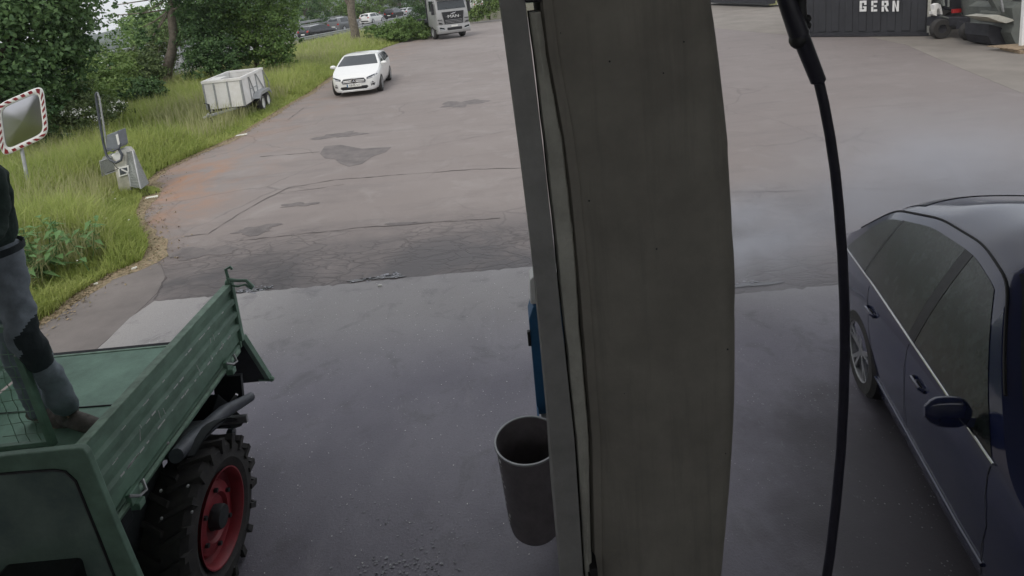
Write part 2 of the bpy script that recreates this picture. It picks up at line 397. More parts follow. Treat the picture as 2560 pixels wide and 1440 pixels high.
M['nettle'] = leaf_mat('broad_weed_leaves', (.075, .16, .05), (.18, .32, .115), .25)
M['flower'] = mat('white_blossom', (.75, .75, .68), .8)

def text_mesh(name, s, size, mt, parent, loc, rot, extrude=.004, xs=1.0):
    cu = bpy.data.curves.new(name, 'FONT'); cu.body = s; cu.size = size; cu.extrude = extrude; cu.align_x = 'CENTER'; cu.align_y = 'CENTER'
    tmp = bpy.data.objects.new('tmp', cu); COL.objects.link(tmp)
    bpy.context.view_layer.update()
    me = bpy.data.meshes.new_from_object(tmp.evaluated_get(bpy.context.evaluated_depsgraph_get()))
    bpy.data.objects.remove(tmp); me.name = name; me.materials.clear(); me.materials.append(mt)
    o = bpy.data.objects.new(name, me); COL.objects.link(o); o.parent = parent; o.location = loc; o.rotation_euler = rot; o.scale = (xs, 1, 1)
    return o

# ------------------------------------------------------------------ the ground
def sheet(name, pts, z, mt, thick=0, kind='structure', sub=0):
    b = MB(); b.prism([(p[0], p[1], z) for p in pts], (0, 0, -max(thick, .002)))
    o = b.build(name, mt); return tag(o, kind=kind)

# edge of the yard against the verge, from the near end to the far end
EDGE = [(-6.05, 2.0), (-6.0, 5.0), (-5.89, 6.43), (-5.75, 6.75), (-5.80, 7.24), (-5.72, 7.77), (-5.48, 8.21), (-5.74, 8.82), (-6.30, 9.5), (-6.95, 10.5),
        (-7.45, 11.6), (-7.95, 12.6), (-8.1, 13.3), (-7.95, 14.7), (-7.7, 16.4), (-7.85, 20.1), (-7.9, 23.9), (-8.4, 29), (-8.56, 34.9), (-8.48, 41.7),
        (-7.6, 47.5), (-5.6, 58), (-3.2, 64), (-.4, 65), (6, 63), (20, 60), (60, 58)]
def edge_x(y):
    return float(np.interp(y, [e[1] for e in EDGE[:22]], [e[0] for e in EDGE[:22]]))
def land(x, y):
    """flat round the yard, falling to a valley beyond the highway"""
    d = max(0.0, -x - 33.0); return -.06 - 42.0 * (1 - math.exp(-(d / 230.0) ** 1.0)) if d > 0 else -.06
_xs = [-1400, -1100, -850, -650, -500, -380, -290, -220, -165, -120, -90, -70, -55, -45, -38, -33, 0, 100, 600, 1400]
tag(MB().grid([[(x, y, land(x, y)) for x in _xs] for y in np.linspace(-150, 1750, 24)]).build('ground', M['far_ground'], smooth=180), kind='structure')
yard = [(-6.05, -6)] + EDGE + [(60, -6)]
_j = []
for i, (x, y) in enumerate(yard):
    if 1 < i < 22:
        _j.append((x, y))
        nx, ny = yard[i + 1]
        n = max(1, int(math.hypot(nx - x, ny - y) / .5)) if ny < 30 else 1
        for k in range(1, n):
            t = k / n; _j.append((x + (nx - x) * t + random.uniform(-.05, .05), y + (ny - y) * t + random.uniform(-.04, .04)))
    else: _j.append((x, y))
sheet('yard', _j, 0.0, M['asphalt'], .05)
# verge of soil under the grass
vg = [(-40, 2), (-40, 20), (-17.6, 24), (-17.6, 50), (-15.2, 60), (-14, 76), (-12.5, 110), (60, 110), (60, 58.2), (20, 60.2), (6, 63.2), (-.4, 65.2), (-3.3, 64.1)]
vg += [(e[0] - .02, e[1]) for e in reversed(EDGE[:22])]
sheet('verge', vg, -.012, M['soil'], .03)
# apron slabs
rr = random.Random(77)
def ragged(x0, x1, y0, y1, n, amp=.012): return [(x0 + (x1 - x0) * i / n, y0 + (y1 - y0) * i / n + rr.uniform(-amp, amp) + (rr.uniform(-.03, 0) if rr.random() < .12 else 0)) for i in range(n + 1)]
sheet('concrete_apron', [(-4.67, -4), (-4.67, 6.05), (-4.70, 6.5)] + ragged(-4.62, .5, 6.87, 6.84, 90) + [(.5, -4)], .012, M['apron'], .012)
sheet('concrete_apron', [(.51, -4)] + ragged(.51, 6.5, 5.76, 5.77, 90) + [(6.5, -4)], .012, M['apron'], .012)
sheet('side_pavement', [(-5.95, 2.0), (-5.9, 6.3), (-5.72, 6.75), (-5.78, 7.3), (-5.70, 7.7), (-5.50, 8.1), (-5.15, 8.0), (-4.88, 7.6), (-4.72, 7.1), (-4.69, 6.5), (-4.69, 2.0)], .004, M['sideslab'], .004)
sheet('light_pavement', [(14.9, 25.3), (14.3, 21.3), (13.0, 17.8), (11.3, 12.87), (10.2, 9.5), (9.5, 6.2), (40, 6.2), (40, 58), (10.6, 58), (11.5, 35), (13.0, 27.0)], .004, M['lightslab'], .004)
# highway behind the verge
rd_n = [(-18.4, -40), (-18.4, 50), (-16.0, 60), (-14.6, 78), (-12.5, 110), (-8, 200)]
rd_f = [(-30.5, -40), (-30.5, 50), (-28, 64), (-26, 84), (-24, 115), (-20, 200)]
sheet('highway', rd_n + rd_f[::-1], .004, M['road'], .02)
for k, (o1, o2) in enumerate(((0.35, .5), (3.9, 4.05), (11.4, 11.55))):
    b = MB(); a_ = [(x - o1, y, .010) for x, y in rd_n]; b_ = [(x - o2, y, .010) for x, y in rd_n]
    b.grid([a_, b_]); tag(b.build('lane_line', M['white']), kind='structure')

def blob(name, cx, cy, rx, ry, z, mt, n=28, rough=.3, rot=0, seed=1):
    rr = random.Random(seed); ph = [rr.uniform(0, 6.28) for _ in range(5)]
    pts = []
    for i in range(n):
        a = 2 * math.pi * i / n
        k = 1 + rough * (math.sin(2 * a + ph[0]) * .5 + math.sin(3 * a + ph[1]) * .4 + math.sin(5 * a + ph[2]) * .35 + math.sin(9 * a + ph[3]) * .25)
        x, y = rx * k * math.cos(a), ry * k * math.sin(a)
        pts.append((cx + x * math.cos(rot) - y * math.sin(rot), cy + x * math.sin(rot) + y * math.cos(rot)))
    return sheet(name, pts, z, mt, .002)
# dark tar patch, puddles
sheet('tar_patch', [G(*p)[:2] for p in [(812, 366), (850, 362), (905, 372), (978, 368), (965, 380), (930, 392), (905, 410), (872, 417), (848, 408), (838, 398), (812, 396), (800, 384)]], .0045, M['patchwet'])
for (px, py, rx, ry, s) in ((850, 338, .5, .35, 3), (1155, 259, .55, .6, 4), (640, 575, .36, .16, 6), (500, 632, .42, .22, 7), (745, 512, .3, .1, 9), (1010, 560, .35, .06, 10)):
    p = G(px, py); blob('tar_patch', p.x, p.y, rx, ry, .0045, M['patchwet'], seed=s, rough=.55)
for (px, py, rx, ry, s) in ((636, 727, .13, .045, 11), (600, 730, .07, .03, 12), (670, 720, .05, .03, 14), (965, 693, .20, .06, 13), (900, 701, .16, .03, 15), (1880, 712, .22, .05, 16)):
    p = G(px, py); blob('puddle', p.x, p.y, rx, ry, .0085, M['water'], seed=s, rough=.5)
rr = random.Random(31); b = MB()
def flake(cx, cy, r, z):
    n_ = rr.randint(5, 9); b.add([(cx + r * rr.uniform(.35, 1.2) * math.cos(6.283 * k / n_), cy + .7 * r * rr.uniform(.35, 1.2) * math.sin(6.283 * k / n_), z) for k in range(n_)], [tuple(range(n_))])
for (px, py, n_, sx, sy, r) in ((945, 1270, 14, 40, 12, .010), (960, 1300, 14, 30, 10, .012), (1000, 1420, 90, 75, 14, .016), (1075, 1325, 26, 50, 22, .010), (1150, 1290, 18, 60, 40, .008), (845, 1280, 10, 25, 22, .010), (720, 1180, 12, 60, 50, .006), (860, 1150, 12, 60, 60, .006), (1060, 1380, 30, 50, 20, .012)):
    for k in range(n_):
        p = G(px + rr.gauss(0, sx), py + rr.gauss(0, sy)); flake(p.x, p.y, r * .62 * rr.uniform(.3, 1.5), .0165)
tag(b.build('soap_foam', M['foam'], fix=False), 'thin white flecks of soap foam drying on the wash bay concrete', 'foam', kind='stuff')
b = MB()
for (px, py, n_, sx, sy, r) in ((608, 732, 14, 18, 3, .022), (632, 722, 12, 8, 4, .03), (665, 719, 14, 12, 3, .018), (975, 690, 16, 12, 4, .035), (925, 700, 10, 16, 4, .02), (890, 692, 8, 30, 12, .01), (560, 700, 16, 60, 16, .008), (1875, 708, 10, 14, 4, .02)):
    for k in range(n_):
        p = G(px + rr.gauss(0, sx), py + rr.gauss(0, sy)); flake(p.x, p.y, r * rr.uniform(.4, 1.4), .0155 if p.y < 6.87 else .0105)
tag(b.build('puddle_foam_glints', M['foam'], fix=False), 'pale foam and painted glints round the small puddles at the joint of the concrete', 'foam', kind='stuff')  # pale flakes paint the bright puddle reflections along with the foam
def crack(pix, wd, seed):
    rr = random.Random(seed); pts = [G(*p) for p in pix]; fine = []
    for a, b_ in zip(pts, pts[1:]):
        n = max(2, int((b_ - a).length / .12))
        for k in range(n):
            p = a.lerp(b_, k / n); fine.append(p + Vector((rr.uniform(-.02, .02), rr.uniform(-.02, .02), 0)))
    fine.append(pts[-1]); A = []; B = []
    for i, p in enumerate(fine):
        d = (fine[min(i + 1, len(fine) - 1)] - fine[max(i - 1, 0)]).normalized(); nrm = Vector((-d.y, d.x, 0)); ww = wd * rr.uniform(.1, .75)
        A.append((p.x + nrm.x * ww, p.y + nrm.y * ww, .0125 if False else .0065)); B.append((p.x - nrm.x * ww * .6, p.y - nrm.y * ww * .6, .0065))
    tag(MB().grid([A, B]).build('asphalt_crack', M['crack']), kind='structure')
crack([(385, 752), (415, 695), (400, 655), (372, 652)], .02, 1)
crack([(455, 592), (520, 585), (590, 540), (660, 500), (720, 470), (840, 450), (1000, 437), (1180, 424), (1310, 420)], .03, 2)
crack([(600, 602), (760, 585), (900, 570), (1100, 556), (1250, 546)], .022, 3)
crack([(700, 484), (860, 462)], .016, 4)
crack([(1830, 482), (1980, 478), (2080, 470), (2230, 474)], .022, 5)
crack([(2100, 400), (2180, 425), (2260, 410), (2400, 400), (2560, 405)], .022, 6)
crack([(2340, 395), (2390, 440)], .018, 7)
crack([(2470, 400), (2460, 430)], .015, 8)
crack([(1990, 545), (2010, 570), (1960, 590)], .02, 9)
crack([(650, 392), (800, 380)], .03, 10)
crack([(720, 300), (760, 270)], .03, 11)
crack([(1030, 372), (1260, 330)], .012, 12)

# leaf litter strip along the yard edge
b = MB(); A = []; B = []; rr = random.Random(3)
ys = list(np.arange(5.0, 40, .22))
for y in ys:
    x = edge_x(y); wide = .16 + .10 * math.sin(y * 1.7) + rr.uniform(-.06, .10) + (.05 if 7.8 < y < 12.4 else 0) - .07
    A.append((x - .12 - rr.uniform(0, .1), y, .006)); B.append((x + max(.05, wide), y, .006))
b.grid([A, B]); tag(b.build('leaf_litter_strip', M['litter']), kind='structure')
# scattered dry leaves
def quads(name, P_, Nn, size, mt, aspect=.6, kind='stuff', rnd=RNG, cup=0.0):
    """P_: (n,3) centres, Nn: (n,3) facing, size: (n,)  -> one mesh of leaf shaped faces"""
    n = len(P_); t = rnd.normal(size=(n, 3)); t -= (t * Nn).sum(1, keepdims=True) * Nn; t /= np.linalg.norm(t, axis=1, keepdims=True) + 1e-9
    bt = np.cross(Nn, t); s = size[:, None]
    v = np.stack([P_ - t * s * .5, P_ + bt * s * .5 * aspect - t * s * .05 + Nn * s * cup, P_ + t * s * .5, P_ - bt * s * .5 * aspect - t * s * .05 + Nn * s * cup], 1).reshape(-1, 3)
    me = bpy.data.meshes.new(name); me.vertices.add(4 * n); me.vertices.foreach_set('co', v.astype(np.float32).ravel())
    me.loops.add(4 * n); me.loops.foreach_set('vertex_index', np.arange(4 * n, dtype=np.int32))
    me.polygons.add(n); me.polygons.foreach_set('loop_start', np.arange(0, 4 * n, 4, dtype=np.int32)); me.polygons.foreach_set('loop_total', np.full(n, 4, dtype=np.int32))
    me.materials.append(mt); me.update(); me.validate()
    o = bpy.data.objects.new(name, me); COL.objects.link(o)
    if kind: o['kind'] = kind
    return o
n = 5000
yy = 6 + 34 * RNG.random(n) ** 1.6
xx = np.array([edge_x(y) for y in yy]) + np.abs(RNG.normal(size=n)) * .17 * (1 + (yy > 7.8) * (yy < 13) * .6) - .10
Nn = RNG.normal(size=(n, 3)) * .5 + np.array([0, 0, 1]); Nn /= np.linalg.norm(Nn, axis=1, keepdims=True)
tag(quads('dry_leaves', np.stack([xx, yy, np.full(n, .018)], 1), Nn, RNG.uniform(.015, .05, n), M['litter']), 'small brown dry leaves scattered along the edge of the asphalt yard', 'leaves', kind='stuff')
n = 900
P_ = np.stack([RNG.uniform(-4.4, .4, n), RNG.uniform(2.0, 6.8, n), np.full(n, .0165)], 1)
Nn = np.tile(np.array([0., 0, 1.]), (n, 1))
tag(quads('grit', P_, Nn, RNG.uniform(.004, .014, n), M['plate']), 'tiny pale grit sprinkled over the wash bay concrete', 'grit', kind='stuff')

# ------------------------------------------------------------------ grass of the verge
def blades(name, n, pos, hgt, wid, lean, mt):
    ang = RNG.uniform(0, 2 * math.pi, n); dx, dy = np.cos(ang), np.sin(ang)
    la = RNG.uniform(0, 2 * math.pi, n); ll = lean * RNG.random(n) * hgt
    bx, by, bz = pos[:, 0], pos[:, 1], pos[:, 2]
    v = np.zeros((n, 5, 3)); w2 = wid / 2
    v[:, 0] = np.stack([bx - dx * w2, by - dy * w2, bz], 1); v[:, 1] = np.stack([bx + dx * w2, by + dy * w2, bz], 1)
    mx, my = bx + np.cos(la) * ll * .35, by + np.sin(la) * ll * .35
    v[:, 2] = np.stack([mx + dx * w2 * .8, my + dy * w2 * .8, bz + hgt * .6], 1); v[:, 3] = np.stack([mx - dx * w2 * .8, my - dy * w2 * .8, bz + hgt * .6], 1)
    v[:, 4] = np.stack([bx + np.cos(la) * ll, by + np.sin(la) * ll, bz + hgt * (1 - .3 * (ll / hgt))], 1)
    me = bpy.data.meshes.new(name); me.vertices.add(5 * n); me.vertices.foreach_set('co', v.astype(np.float32).ravel())
    base = np.arange(n)[:, None] * 5
    loops = np.concatenate([base + np.array([[0, 1, 2, 3]]), base + np.array([[3, 2, 4]])], 1).ravel().astype(np.int32)
    me.loops.add(7 * n); me.loops.foreach_set('vertex_index', loops)
    ls = (np.arange(n)[:, None] * 7 + np.array([[0, 4]])).ravel().astype(np.int32); lt = np.tile([4, 3], n).astype(np.int32)
    me.polygons.add(2 * n); me.polygons.foreach_set('loop_start', ls); me.polygons.foreach_set('loop_total', lt)
    me.materials.append(mt); me.update(); me.validate()
    o = bpy.data.objects.new(name, me); COL.objects.link(o); o['kind'] = 'stuff'; return o
def verge_pos(n, ymin=5.6, ymax=60):
    u = RNG.random(n * 2); y = ymin * (ymax / ymin) ** u
    e = np.array([edge_x(t) for t in y]); dist = RNG.random(n * 2) ** 1.25 * (4.0 + y * .42)
    x = e - .08 - dist
    keep = (x > -17.3 + np.clip(y - 50, 0, 99) * .25) & ~((x > -9.9) & (x < -9.0) & (y > 999))
    x, y, dist = x[keep][:n], y[keep][:n], dist[keep][:n]
    return np.stack([x, y, np.full(len(x), -.012)], 1), dist
def patchy(x, y): return .5 + .5 * np.sin(x * 1.3 + 1.7 * np.sin(y * .7)) * np.cos(y * .9 + np.sin(x * 1.1))
pos, dist = verge_pos(170000)
pt = patchy(pos[:, 0], pos[:, 1])
hg = (np.clip(.16 + dist * .75, .12, .92) + .22 * (pt - .3)) * RNG.uniform(.55, 1.1, len(pos))
hg *= np.where(pos[:, 1] > 30, .75, 1)
hg *= np.where((pos[:, 0] > -11.5) & (pos[:, 1] > 15.5) & (pos[:, 1] < 23), .38, 1)
hg *= np.where(((pos[:, 0] + 6.75) / .85) ** 2 + ((pos[:, 1] - 7.7) / 1.0) ** 2 < 1, .45, 1)
hg *= np.where((pos[:, 0] > -8.9) & (pos[:, 1] > 9.8) & (pos[:, 1] < 12.6), .5, 1)
wd = (.007 + pos[:, 1] * .0006) * RNG.uniform(.7, 1.4, len(pos))
tag(blades('grass', len(pos), pos, np.maximum(hg, .05), wd, .95, M['grass']), 'long unmown green grass covering the verge beside the yard', 'grass', kind='stuff')
pos, dist = verge_pos(42000)
pt = patchy(pos[:, 0] * .7 + 3, pos[:, 1] * .6); k = (dist > .5) & (RNG.random(len(pos)) < pt)
pos, dist = pos[k], dist[k]
tag(blades('seed_grass', len(pos), pos, np.clip(.5 + dist * .28, .3, 1.05) * RNG.uniform(.7, 1.1, len(pos)), .006 + pos[:, 1] * .0005, .6, M['straw']),
    'tall pale seed heads of grass standing above the green verge', 'grass', kind='stuff')
# little white daisies
n = 110; u = RNG.random(n); y = 7 * (22 / 7) ** u; x = np.array([edge_x(t) for t in y]) - RNG.uniform(.2, 4.5, n)
tag(quads('small_flowers', np.stack([x, y, RNG.uniform(.25, .6, n)], 1), np.tile([0., -.3, .95], (n, 1)), RNG.uniform(.018, .035, n), M['flower'], 1.0),
    'tiny white wild flowers dotted through the verge grass', 'flowers', kind='stuff')

# ------------------------------------------------------------------ trees and shrubs
def crown_pts(lobes, per, rnd=RNG, shell=.55):
    """lobes: (centre, radius, squash); leaves gather in small clumps near the surface of each lobe"""
    Ps = []; Ns = []
    tot = sum(r * r for _, r, _ in lobes)
    for c, r, sq in lobes:
        k = max(30, int(per * r * r / tot)); ncl = max(6, k // 26)
        d = rnd.normal(size=(ncl, 3)); d /= np.linalg.norm(d, axis=1, keepdims=True)
        rad = r * (shell + (1.08 - shell) * rnd.random((ncl, 1)) ** .6) * (1 + .16 * np.sin(d[:, :1] * 5 + d[:, 1:2] * 7))
        cl = np.array(c) + d * rad * np.array([1, 1, sq])
        idx = rnd.integers(0, ncl, k)
        p = cl[idx] + rnd.normal(size=(k, 3)) * np.array([1, 1, .7]) * r * .13
        nn = d[idx] * .6 + rnd.normal(size=(k, 3)) * .7 + np.array([0, 0, .45]); nn /= np.linalg.norm(nn, axis=1, keepdims=True)
        Ps.append(p); Ns.append(nn)
    return np.concatenate(Ps), np.concatenate(Ns)
def plant(name, label, cat, base, lobes, n, leaf, mt, trunk_r=.12, trunk_top=None, group=None, bark='barkdark', limbs=True, shell=.55, fork=None):
    t = thing(name, label, cat, base, 0, group)
    lb = [(Vector(c), r, s) for c, r, s in lobes]
    Pp, Nn = crown_pts([(tuple(c), r, s) for c, r, s in lb], n, shell=shell)
    keep = Pp[:, 2] > .03
    Pp, Nn = Pp[keep], Nn[keep]
    cr = quads('crown', Pp - np.array(base), Nn, RNG.uniform(.7, 1.25, len(Pp)) * leaf, mt, .62, kind=None, cup=.12); cr.parent = t
    base = Vector(base)
    top = Vector(trunk_top) if trunk_top is not None else lb[0][0]
    b = MB(); k = 7; pts = [base.lerp(top, i / k) + Vector((math.sin(i * 1.3 + base.x) * trunk_r * .35, math.cos(i * 1.7) * trunk_r * .3, -.1 if i == 0 else 0)) for i in range(k + 1)]
    b.tube(pts, [trunk_r * (1.25 if i == 0 else 1 - .06 * i) for i in range(k + 1)], 12)
    if limbs:
        for j, (c, r, s) in enumerate(lb):
            s0 = pts[min(k, max(2, int(k * (.45 + .07 * (j % 7)))))] if fork is None else pts[k - (j % 2)]
            md = s0.lerp(c, .5) + Vector((0, 0, -.15 * r)); kf = 1 if fork is None else .45; b.tube([s0, md, c], [trunk_r * .42 * kf, trunk_r * .28 * kf, trunk_r * .08], 6)
    b.build('trunk', M[bark], t, smooth=True)
    return t

def L(px, py, Y, r, sq=.9): return (tuple(GY(px, py, Y)), r, sq)
# big dark tree at the left edge of the photograph
plant('broadleaf_tree', 'big dark leafy tree filling the upper left corner behind the traffic mirror', 'tree', (-15.0, 15.6, 0),
      [L(40, 110, 16, 1.5), L(20, 215, 15.2, 1.1), L(95, 60, 16.5, 1.2), L(110, 200, 16, .85), L(160, 30, 17, .6), L(170, 110, 17, .75), L(150, 195, 17, .7), L(-60, 20, 15, 2.0), L(60, -70, 16, 1.7), L(200, 60, 17.5, .32), L(60, 290, 14.6, .7), L(0, 320, 14.2, .7), L(190, 155, 17, .35), L(200, 120, 17.4, .22), L(225, 110, 17.6, .18, .6)],
      26000, .135, M['leafdark'], .22, GY(60, 60, 16))
# slender tree with the visible trunk
ta = G(420, 232)
plant('broadleaf_tree', 'tree with tall bare grey trunk left of the trailer, leaves drooping at its top', 'tree', ta,
      [L(292, 12, 27, .30, .5), L(290, 38, 27, .28, .5), L(355, 34, 27, .36, .7), L(345, 75, 27, .5, .9), L(385, 85, 27, .45), L(365, 112, 27.3, .4), L(470, -40, 27, 1.6, .6), L(450, 10, 27, .7), L(560, -60, 27, 1.8), L(400, -110, 27, 2.0), L(330, -75, 27, .8, .6), L(500, -200, 27, 2.6)],
      12000, .15, M['leafdark'], .25, GY(436, -15, 27.5), bark='bark', shell=.3, fork=1)
tb = G(886, 112)
plant('broadleaf_tree', 'tree with thick straight bare trunk on the grass behind the white hatchback', 'tree', tb,
      [L(870, -170, 47, 3.2), L(800, -130, 47, 2.4), L(950, -140, 47, 2.6), L(880, -260, 48, 3)], 9000, .2, M['leafmid'], .36, GY(874, -100, 47.5), bark='bark')
# big bush between the two trunks
gb = 'bushes and shrubs along the verge'
plant('large_bush', 'large dense green bush rising behind the white trailer', 'bush', G(640, 196),
      [L(640, 20, 30, 1.7), L(585, 60, 29.5, 1.15), L(700, 60, 29, .95), L(690, 115, 28.5, .95), L(640, 110, 28.5, .95), L(600, -60, 30, 1.9), L(690, -30, 30, 1.4), L(540, 10, 30.5, 1.2), L(720, 100, 29, .55), L(715, 140, 28.4, .55), L(660, 150, 28, .6), L(610, 130, 28.5, .6)],
      24000, .14, M['leafmid'], .15, group=gb)
plant('shrub', 'dark bush just right of the grey trunk, left of the white trailer', 'bush', G(530, 222),
      [L(520, 60, 29, 1.2), L(500, 110, 28, 1.0), L(545, 130, 27.5, .9), L(510, 165, 27, .8), L(560, 170, 27, .65), L(590, 150, 27.5, .55), L(495, 20, 30, 1.2)],
      14000, .13, M['leafdark'], .1, group=gb)
plant('shrub', 'mid green bush just left of the grey trunk', 'bush', G(370, 248),
      [L(362, 165, 27, .75), L(330, 150, 27.5, .6), L(378, 150, 28.5, .5), L(362, 185, 25, .7), L(345, 180, 25, .75), L(310, 165, 26, .6), L(350, 215, 24.5, .5), L(405, 95, 30, .8), L(400, 150, 30.5, .8), L(395, 190, 30.5, .6)],
      13000, .125, M['leafgrey'], .1, group=gb)
plant('shrub', 'pale green shrub below the hillside, left of the grey trunk', 'bush', G(260, 300),
      [L(250, 165, 23, .8), L(230, 205, 21, .8), L(285, 190, 22, .75), L(205, 165, 22, .55), L(270, 235, 20, .55), L(215, 240, 19, .7), L(300, 155, 24, .5)],
      12000, .10, M['leaflight'], .08, group=gb)
plant('shrub', 'white flowering shrub behind the hose pole of the vacuum station', 'bush', G(200, 350),
      [L(190, 260, 17, .6), L(160, 240, 17, .6), L(225, 290, 16.5, .5), L(170, 300, 16, .5), L(140, 290, 16, .5), L(255, 270, 17.5, .45), L(130, 340, 15, .4), L(290, 275, 18.5, .4)],
      11000, .085, M['leafgrey'], .07, group=gb)
n = 330; Pp, Nn = crown_pts([L(200, 265, 16.4, .7), L(245, 275, 16.6, .55), L(150, 300, 15.6, .5)], n); k = len(Pp)
tag(quads('white_blossoms', Pp + np.array([0, -.12, 0]), Nn, RNG.uniform(.03, .055, k), M['flower'], 1.0), 'scattered small white blossoms over the shrub behind the hose pole', 'blossom', kind='stuff')
plant('shrub', 'dark low shrub in front of the half hidden red car', 'bush', G(350, 262),
      [L(340, 225, 21.5, .5), L(380, 225, 22, .45), L(300, 240, 20.5, .35), L(392, 228, 22.6, .3)], 5000, .10, M['leafdark'], .05, group=gb)
plant('hedge', 'low spreading hedge between the thick trunk and the truck', 'hedge', G(990, 100),
      [L(940, 82, 46, .8, .7), L(980, 78, 46, 1.0, .7), L(1015, 72, 46.5, 1.0, .8), L(1045, 75, 47, .9, .8), L(960, 92, 45, .6, .6), L(1010, 92, 45.5, .6, .5), L(1060, 86, 46, .5, .6)],
      13000, .14, M['leafmid'], .06, group=gb)
plant('shrub', 'dark bush squeezed against the left side of the truck cab', 'bush', G(1065, 88),
      [L(1055, 45, 50, 1.1), L(1070, 65, 49, .9), L(1035, 62, 50, .7), L(1072, 30, 51, .8)], 8000, .15, M['leafdark'], .06, group=gb)
plant('shrub', 'leafy bush right of the truck cab, near the post', 'bush', G(1225, 48),
      [L(1222, 5, 62, 1.4), L(1240, -10, 62, 1.2), L(1190, 32, 62, .9), L(1210, 35, 62, .6)], 6000, .2, M['leaflight'], .08, group=gb)
# far wood and single trees beyond the highway
gw = 'trees beyond the highway'
rr = random.Random(5)
far = [(760, 20, 88, 4.2, 'leafdark'), (810, 8, 95, 4.4, 'leafmid'), (850, 22, 100, 3.2, 'leaflight'), (905, 14, 105, 4, 'leafmid'), (945, 10, 112, 3.5, 'leafgrey'), (1000, 0, 118, 4.2, 'leafdark'), (1045, 8, 122, 4, 'leafmid'), (720, 40, 84, 4, 'leafdark'),
       (1110, -5, 130, 5, 'leafmid'), (1160, -8, 135, 5, 'leafgrey'), (1205, -12, 130, 4.5, 'leafmid'), (1240, -22, 120, 4, 'leafdark')]
posn = ['behind the leftmost road car', 'above the grey road car', 'just left of the thick trunk', 'just right of the thick trunk', 'above the white road car', 'above the black road car', 'left of the truck cab',
        'at the right edge of the large bush', 'directly behind the truck cab', 'above the right half of the truck cab', 'right of the truck cab', 'touching the post']
for (px, py, Y, r, mm), pz in zip(far, posn):
    c = GY(px, py, Y); base = (c.x, c.y, 0)
    lobes = [((c.x + rr.uniform(-.6, .6) * r, c.y + rr.uniform(-.3, .3) * r, c.z + rr.uniform(-.5, .8) * r), r * rr.uniform(.4, .68), .9) for _ in range(7)] + [((c.x, c.y, 1.6), r * .5, .7)]
    plant('broadleaf_tree', 'distant leafy tree beyond the highway ' + pz, 'tree', base, lobes, 3200, .34, M[mm], .22, (c.x, c.y, c.z), gw, 'bark')
lob = []
for i in range(46):
    a = -0.28 - .26 * i / 45; Yd = 46 + rr.uniform(0, 34); lob.append(((Yd * math.tan(a) * 1.0, Yd, rr.uniform(1.0, 3.5)), rr.uniform(1.6, 3.4), .9))
lob = [l for l in lob if l[0][0] < -31]
Pp, Nn = crown_pts(lob, 16000); Pp, Nn = Pp[Pp[:, 2] > 0], Nn[Pp[:, 2] > 0]
tag(quads('woodland', Pp, Nn, RNG.uniform(.25, .45, len(Pp)), M['leafmid'], .7, cup=.1), 'belt of green woodland running along the far side of the highway', 'woodland', kind='stuff')

# broad leaved weed at the near edge of the verge
t = thing('broad_leaf_weed', 'clump of broad dark leaved weeds at the near edge of the verge', 'plant', (-6.85, 7.75, 0))
rr = random.Random(12); stems = MB()
for k in range(36):
    bx, by = -6.62 + rr.gauss(0, .32), 7.7 + rr.gauss(0, .40); hh = rr.uniform(.45, .90); an = rr.uniform(0, 6.28)
    bx = min(bx, edge_x(by) - .10)
    tip = Vector((bx + math.cos(an) * .20, by + math.sin(an) * .20, hh)); bs = Vector((bx, by, 0))
    stems.tube([bs, bs.lerp(tip, .55) + Vector((0, 0, .04)), tip], [.008, .006, .003], 4)
    for j in range(8):
        f = .35 + .65 * j / 7; p = bs.lerp(tip, f); a = an + j * 2.4; ln = rr.uniform(.16, .27) * (1.1 - .3 * f)
        d = Vector((math.cos(a), math.sin(a), rr.uniform(-.45, .15))).normalized(); s_ = d.cross(Vector((0, 0, 1))).normalized() * ln * .22; u_ = s_.cross(d) * .25; dr_ = Vector((0, 0, -ln * .15))
        lf = MB(); lf.add([p, p + d * ln * .35 + s_ + u_, p + d * ln + dr_, p + d * ln * .35 - s_ + u_, p + d * ln * .4], [(0, 1, 4), (1, 2, 4), (0, 4, 3), (3, 4, 2)])
        lf.build('leaf', M['nettle'], t, fix=False)
stems.build('stem', M['nettle'], t, smooth=True)

# far hill
b = MB(); rows = []
ridge = [(-1100, -34), (-800, -20), (-700, -8), (-640, 0), (-560, 14), (-500, 32), (-440, 50), (-350, 62), (-200, 66), (0, 66), (200, 64), (500, 60), (1000, 55)]
for i in range(9):
    f = i / 8; row = []
    for x in np.linspace(-1100, 1000, 60):
        hz = np.interp(x, [r[0] for r in ridge], [r[1] for r in ridge]) + 4 * math.sin(x * .03) + 2.5 * math.sin(x * .11 + 1)
        row.append((x, 820 + 260 * f, -43 + (hz + 43) * math.sin(f * math.pi / 2) ** 1.1 + 1.5 * math.sin(x * .05 + i)))
    rows.append(row)
b.grid(rows); tag(b.build('hill', M['hill'], smooth=180), kind='structure')
# ------------------------------------------------------------------ the wash bay building
t = thing('wash_bay_building', 'wash bay shelter whose roof and walls enclose the concrete apron', 'building', (0, -3, 0))
MB().box((.2, .8, 4.42), (12.0, 7.8, .16)).build('roof', M['roofm'], t)
MB().box((.2, -3.05, 1.65), (12.0, .12, 3.3)).build('back_wall', M['wall'], t)  # unseen wall stops short of the roof; gap added to light the post
MB().box((-5.7, -.2, 2.17), (.14, 5.6, 4.34)).build('side_wall', M['wall'], t)
MB().box((6.1, .6, 2.17), (.14, 7.2, 4.34)).build('side_wall', M['wall'], t)

